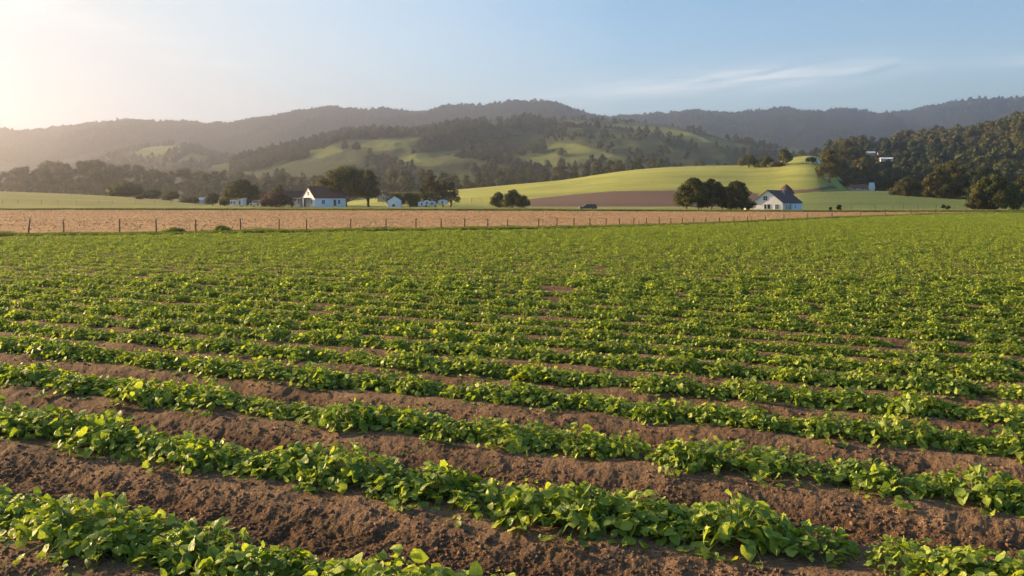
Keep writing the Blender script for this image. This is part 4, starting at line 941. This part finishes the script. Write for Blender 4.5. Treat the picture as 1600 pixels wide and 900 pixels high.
# thin spots where the row breaks
gapn = fbm(slots[:, 5] * 0.55, slots[:, 2] * 7.3, 3, 99)
sl = slots[~((gapn < -0.60) & (slots[:, 1] < 40))]
vis = (sl[:, 3] > -25) & (sl[:, 3] < 1625) & (sl[:, 4] < 925)
order = np.argsort(sl[:, 1] + np.where(vis, 0, 1e4))
near = order[:300]; rest = np.setdiff1d(np.arange(len(sl)), near)
zz = soil_z(sl[:, 0], sl[:, 1], False)
ordn = ['first', 'second', 'third', 'fourth', 'fifth', 'sixth', 'seventh', 'eighth', 'ninth', 'tenth']
rows_seen = sorted(set(sl[near, 2].astype(int)))
for j in near:
    x, y, k, p = sl[j, 0], sl[j, 1], int(sl[j, 2]), sl[j, 3]
    where = 'left third' if p < 533 else ('middle third' if p < 1067 else 'right third')
    lab = 'leafy green crop plant in the %s row up from the bottom left corner, %s' % (ordn[min(9, rows_seen.index(k))], where)
    s = random.uniform(0.78, 1.22) * float(np.interp(k, [2, 8], [1.0, .70])); f, st = PL[random.randrange(9)]
    t = thing('crop_plant', (x, y, zz[j] - 0.02), lab, 'plant', 'crop plants of the %s row up, %s' % (ordn[min(9, rows_seen.index(k))], where), random.uniform(0, 6.28)); t.scale = (s, s, s * random.uniform(.8, 1.2))
    link('foliage', f, t); link('stem', st, t)
hi = [bpy.data.objects.new('row_plant_shape', PL[i][0]) for i in range(6)]
dn = sl[rest]; rr = np.random.default_rng(8); m = len(dn)
idx = np.where(dn[:, 1] < 34, rr.integers(0, 6, m), 6 + rr.integers(0, 6, m))
s = rr.uniform(.78, 1.22, m) * np.interp(dn[:, 2], [2, 8], [1.0, .70]); sz_ = np.interp(dn[:, 2], [2, 8], [.95, 1.0])
scatter('crop_rows', np.stack([dn[:, 0], dn[:, 1], zz[rest] - .02], 1), rr.random(m) * 6.28, np.stack([s, s, s * sz_ * rr.uniform(.8, 1.25, m)], 1), idx, hi + LO, 'rows of the same leafy green crop running on to the wire fence', 'crop')
print('plants', m)

# ------------------------------------------------------------------ clods, seedlings, verges
def clod(seed):
    r = np.random.default_rng(seed); v = IV2 * (1 + 0.35 * np.sin(IV2 * 3 + r.random(3) * 6)[:, [1]] * 0.6 + r.normal(size=(len(IV2), 1)) * .06) * np.array([1, .8, .6]); v = v * (1 + .3 * np.sin(v[:, [1]] * 4 + seed) * np.cos(v[:, [0]] * 5)) 
    return bpy.data.objects.new('clod_shape', mesh_np('clod_shape', v, None, IF2, M['clod'], True))
CL = [clod(i) for i in range(4)]
n = 80000; r = np.random.default_rng(5); yy = 1 / r.uniform(1 / 34, 1 / 6.2, n); xx = (r.uniform(-150, 1750, n) - CX) / F * yy
d, u, k = row_info(xx, yy); keep = (np.abs(d) > 0.42) & (fbm(xx * 1.5, yy * 1.5, 2, 61) + 0.55 * (np.abs(d) - .6) > r.uniform(-.45, .5, n)); xx, yy = xx[keep], yy[keep]
z = soil_z(xx, yy); m = len(xx); s = 0.004 + 0.014 * r.random(m) ** 4 + .006 * (r.random(m) < .04); s *= (1 + yy / 40)
scatter('soil_clods', np.stack([xx, yy, z + s * .2], 1), r.random(m) * 6.28, s, r.integers(0, 4, m), CL, 'crumbs and clods of soil lying in the furrows', 'soil')
# lumps and straw on the bare brown field
M['field_lump'] = painted('field_lump', (0.46, 0.31, 0.17), 0.3, 0.6, 0.97)
FL = [bpy.data.objects.new('lump_shape', mesh_np('lump_shape', IV1 * np.array([1, .8, .55]) * (1 + .3 * np.sin(IV1[:, [0]] * 5 + i)), None, IF1, M['field_lump'])) for i in range(3)]
n = 60000; pxx = r.uniform(-200, 1700, n); q = r.random(n); y0 = H * F / (edge_y(pxx) + .2 - HY); y1 = H * F / (np.minimum(far_y(pxx), edge_y(pxx) - .3) - HY); yy = y0 + (y1 - y0) * q ** .8; xx = (pxx - CX) / F * yy
s = (.03 + .07 * r.random(n) ** 2) * (1 + .3 * np.sin(yy * 6.28 / 1.8))
scatter('field_lumps', np.stack([xx, yy, np.full(n, .05)], 1), r.random(n) * 6.28, s, r.integers(0, 3, n), FL, 'dry lumps and stubble scattered over the bare brown field', 'soil')
# seedlings and fallen leaves in the furrows
sdl = [bpy.data.objects.new('seedling_shape', plant_data(580 + i, n=7, nr=1, lsize=.05, rad=.07, hgt=.05, stems=False)[0]) for i in range(3)]
n = 1500; yy = 1 / r.uniform(1 / 26, 1 / 6.2, n); xx = (r.uniform(-150, 1750, n) - CX) / F * yy; d, u, k = row_info(xx, yy)
keep = (np.abs(d) > .5) & (fbm(xx * .8, yy * .8, 2, 63) > r.uniform(-.1, .9, n)); xx, yy = xx[keep], yy[keep]; m = len(xx)
scatter('seedlings', np.stack([xx, yy, soil_z(xx, yy)], 1), r.random(m) * 6.28, r.uniform(.6, 1.4, m), r.integers(0, 3, m), sdl, 'scattered seedlings and weeds in the furrows', 'weeds')
def tuft(seed, leafm, n=60):
    r = np.random.default_rng(seed); V, Q, T = [], [], []
    for i in range(n):
        a = r.random() * 6.28; q = .35 * math.sqrt(r.random()); b0 = np.array([q * math.cos(a), q * math.sin(a), 0]); h_ = .5 + .5 * r.random(); t_ = b0 + np.array([math.cos(a) * .25 * r.random(), math.sin(a) * .25 * r.random(), h_])
        sd_ = np.array([-math.sin(a + 1), math.cos(a + 1), 0]) * .05; k = len(V) ; V += [b0 - sd_, b0 + sd_, (b0 + t_) / 2 + sd_ * .9 + [0, 0, .05], (b0 + t_) / 2 - sd_ * .9 + [0, 0, .05]]; Q.append((k, k + 1, k + 2, k + 3)); V.append(t_); T.append((k + 3, k + 2, k + 4))
    V = np.array(V); return bpy.data.objects.new('tuft_shape', mesh_np('tuft_shape', V, Q, T, M[leafm], attrs={'tone': np.repeat(r.random(n), 5)}))
TF = [tuft(i, 'grass_leaf') for i in range(3)] + [tuft(5 + i, 'verge_leaf') for i in range(3)]
n = 22000; pxx = r.uniform(-300, 1900, n); yb = H * F / (edge_y(pxx) - HY); yy = yb * (1 + r.uniform(-.035, .018, n)); xx = (pxx - CX) / F * yy
s = .16 + .22 * np.clip(fbm(pxx * .02, pxx * 0, 3, 71) + .3, 0, 1) * r.random(n) + .1 * r.random(n)
scatter('fence_verge', np.stack([xx, yy, np.full(n, .0)], 1), r.random(n) * 6.28, s * np.where(pxx > 1040, .8, 1), r.integers(0, 6, n), TF, 'rough weeds and grass along the foot of the wire fence', 'weeds')
n = 26000; pxx = r.uniform(-300, 1900, n); yb = H * F / (far_y(pxx) - HY); yy = yb + r.random(n) ** 1.3 * 16; xx = (pxx - CX) / F * yy
s = .35 + .4 * r.random(n) * (.6 + .5 * fbm(xx * .05, yy * .05, 2, 73)); idx = np.where(r.random(n) < np.clip((yy - yb) / 16, .05, .9), r.integers(0, 3, n), r.integers(3, 6, n))
scatter('field_verge', np.stack([xx, yy, np.full(n, -.12)], 1), r.random(n) * 6.28, s, idx, TF, 'band of tall rough grass beyond the bare brown field', 'grass')

# ------------------------------------------------------------------ air
if HAZE > 0:
    hz = MB().box(-4200, 4200, -60, 5400, -1.2, 450)
    def _hz(t, out):
        v = N(t, 'ShaderNodeVolumePrincipled'); v.inputs['Color'].default_value = (0.79, 0.80, 0.91, 1); v.inputs['Density'].default_value = HAZE; v.inputs['Anisotropy'].default_value = HAZE_G
        t.links.new(v.outputs[0], out.inputs[1])
    M['haze'] = mat('haze', _hz)
    o = hz.build('haze', 'haze'); tag(o, 'thin golden haze hanging in the valley air', 'haze', kind='stuff')
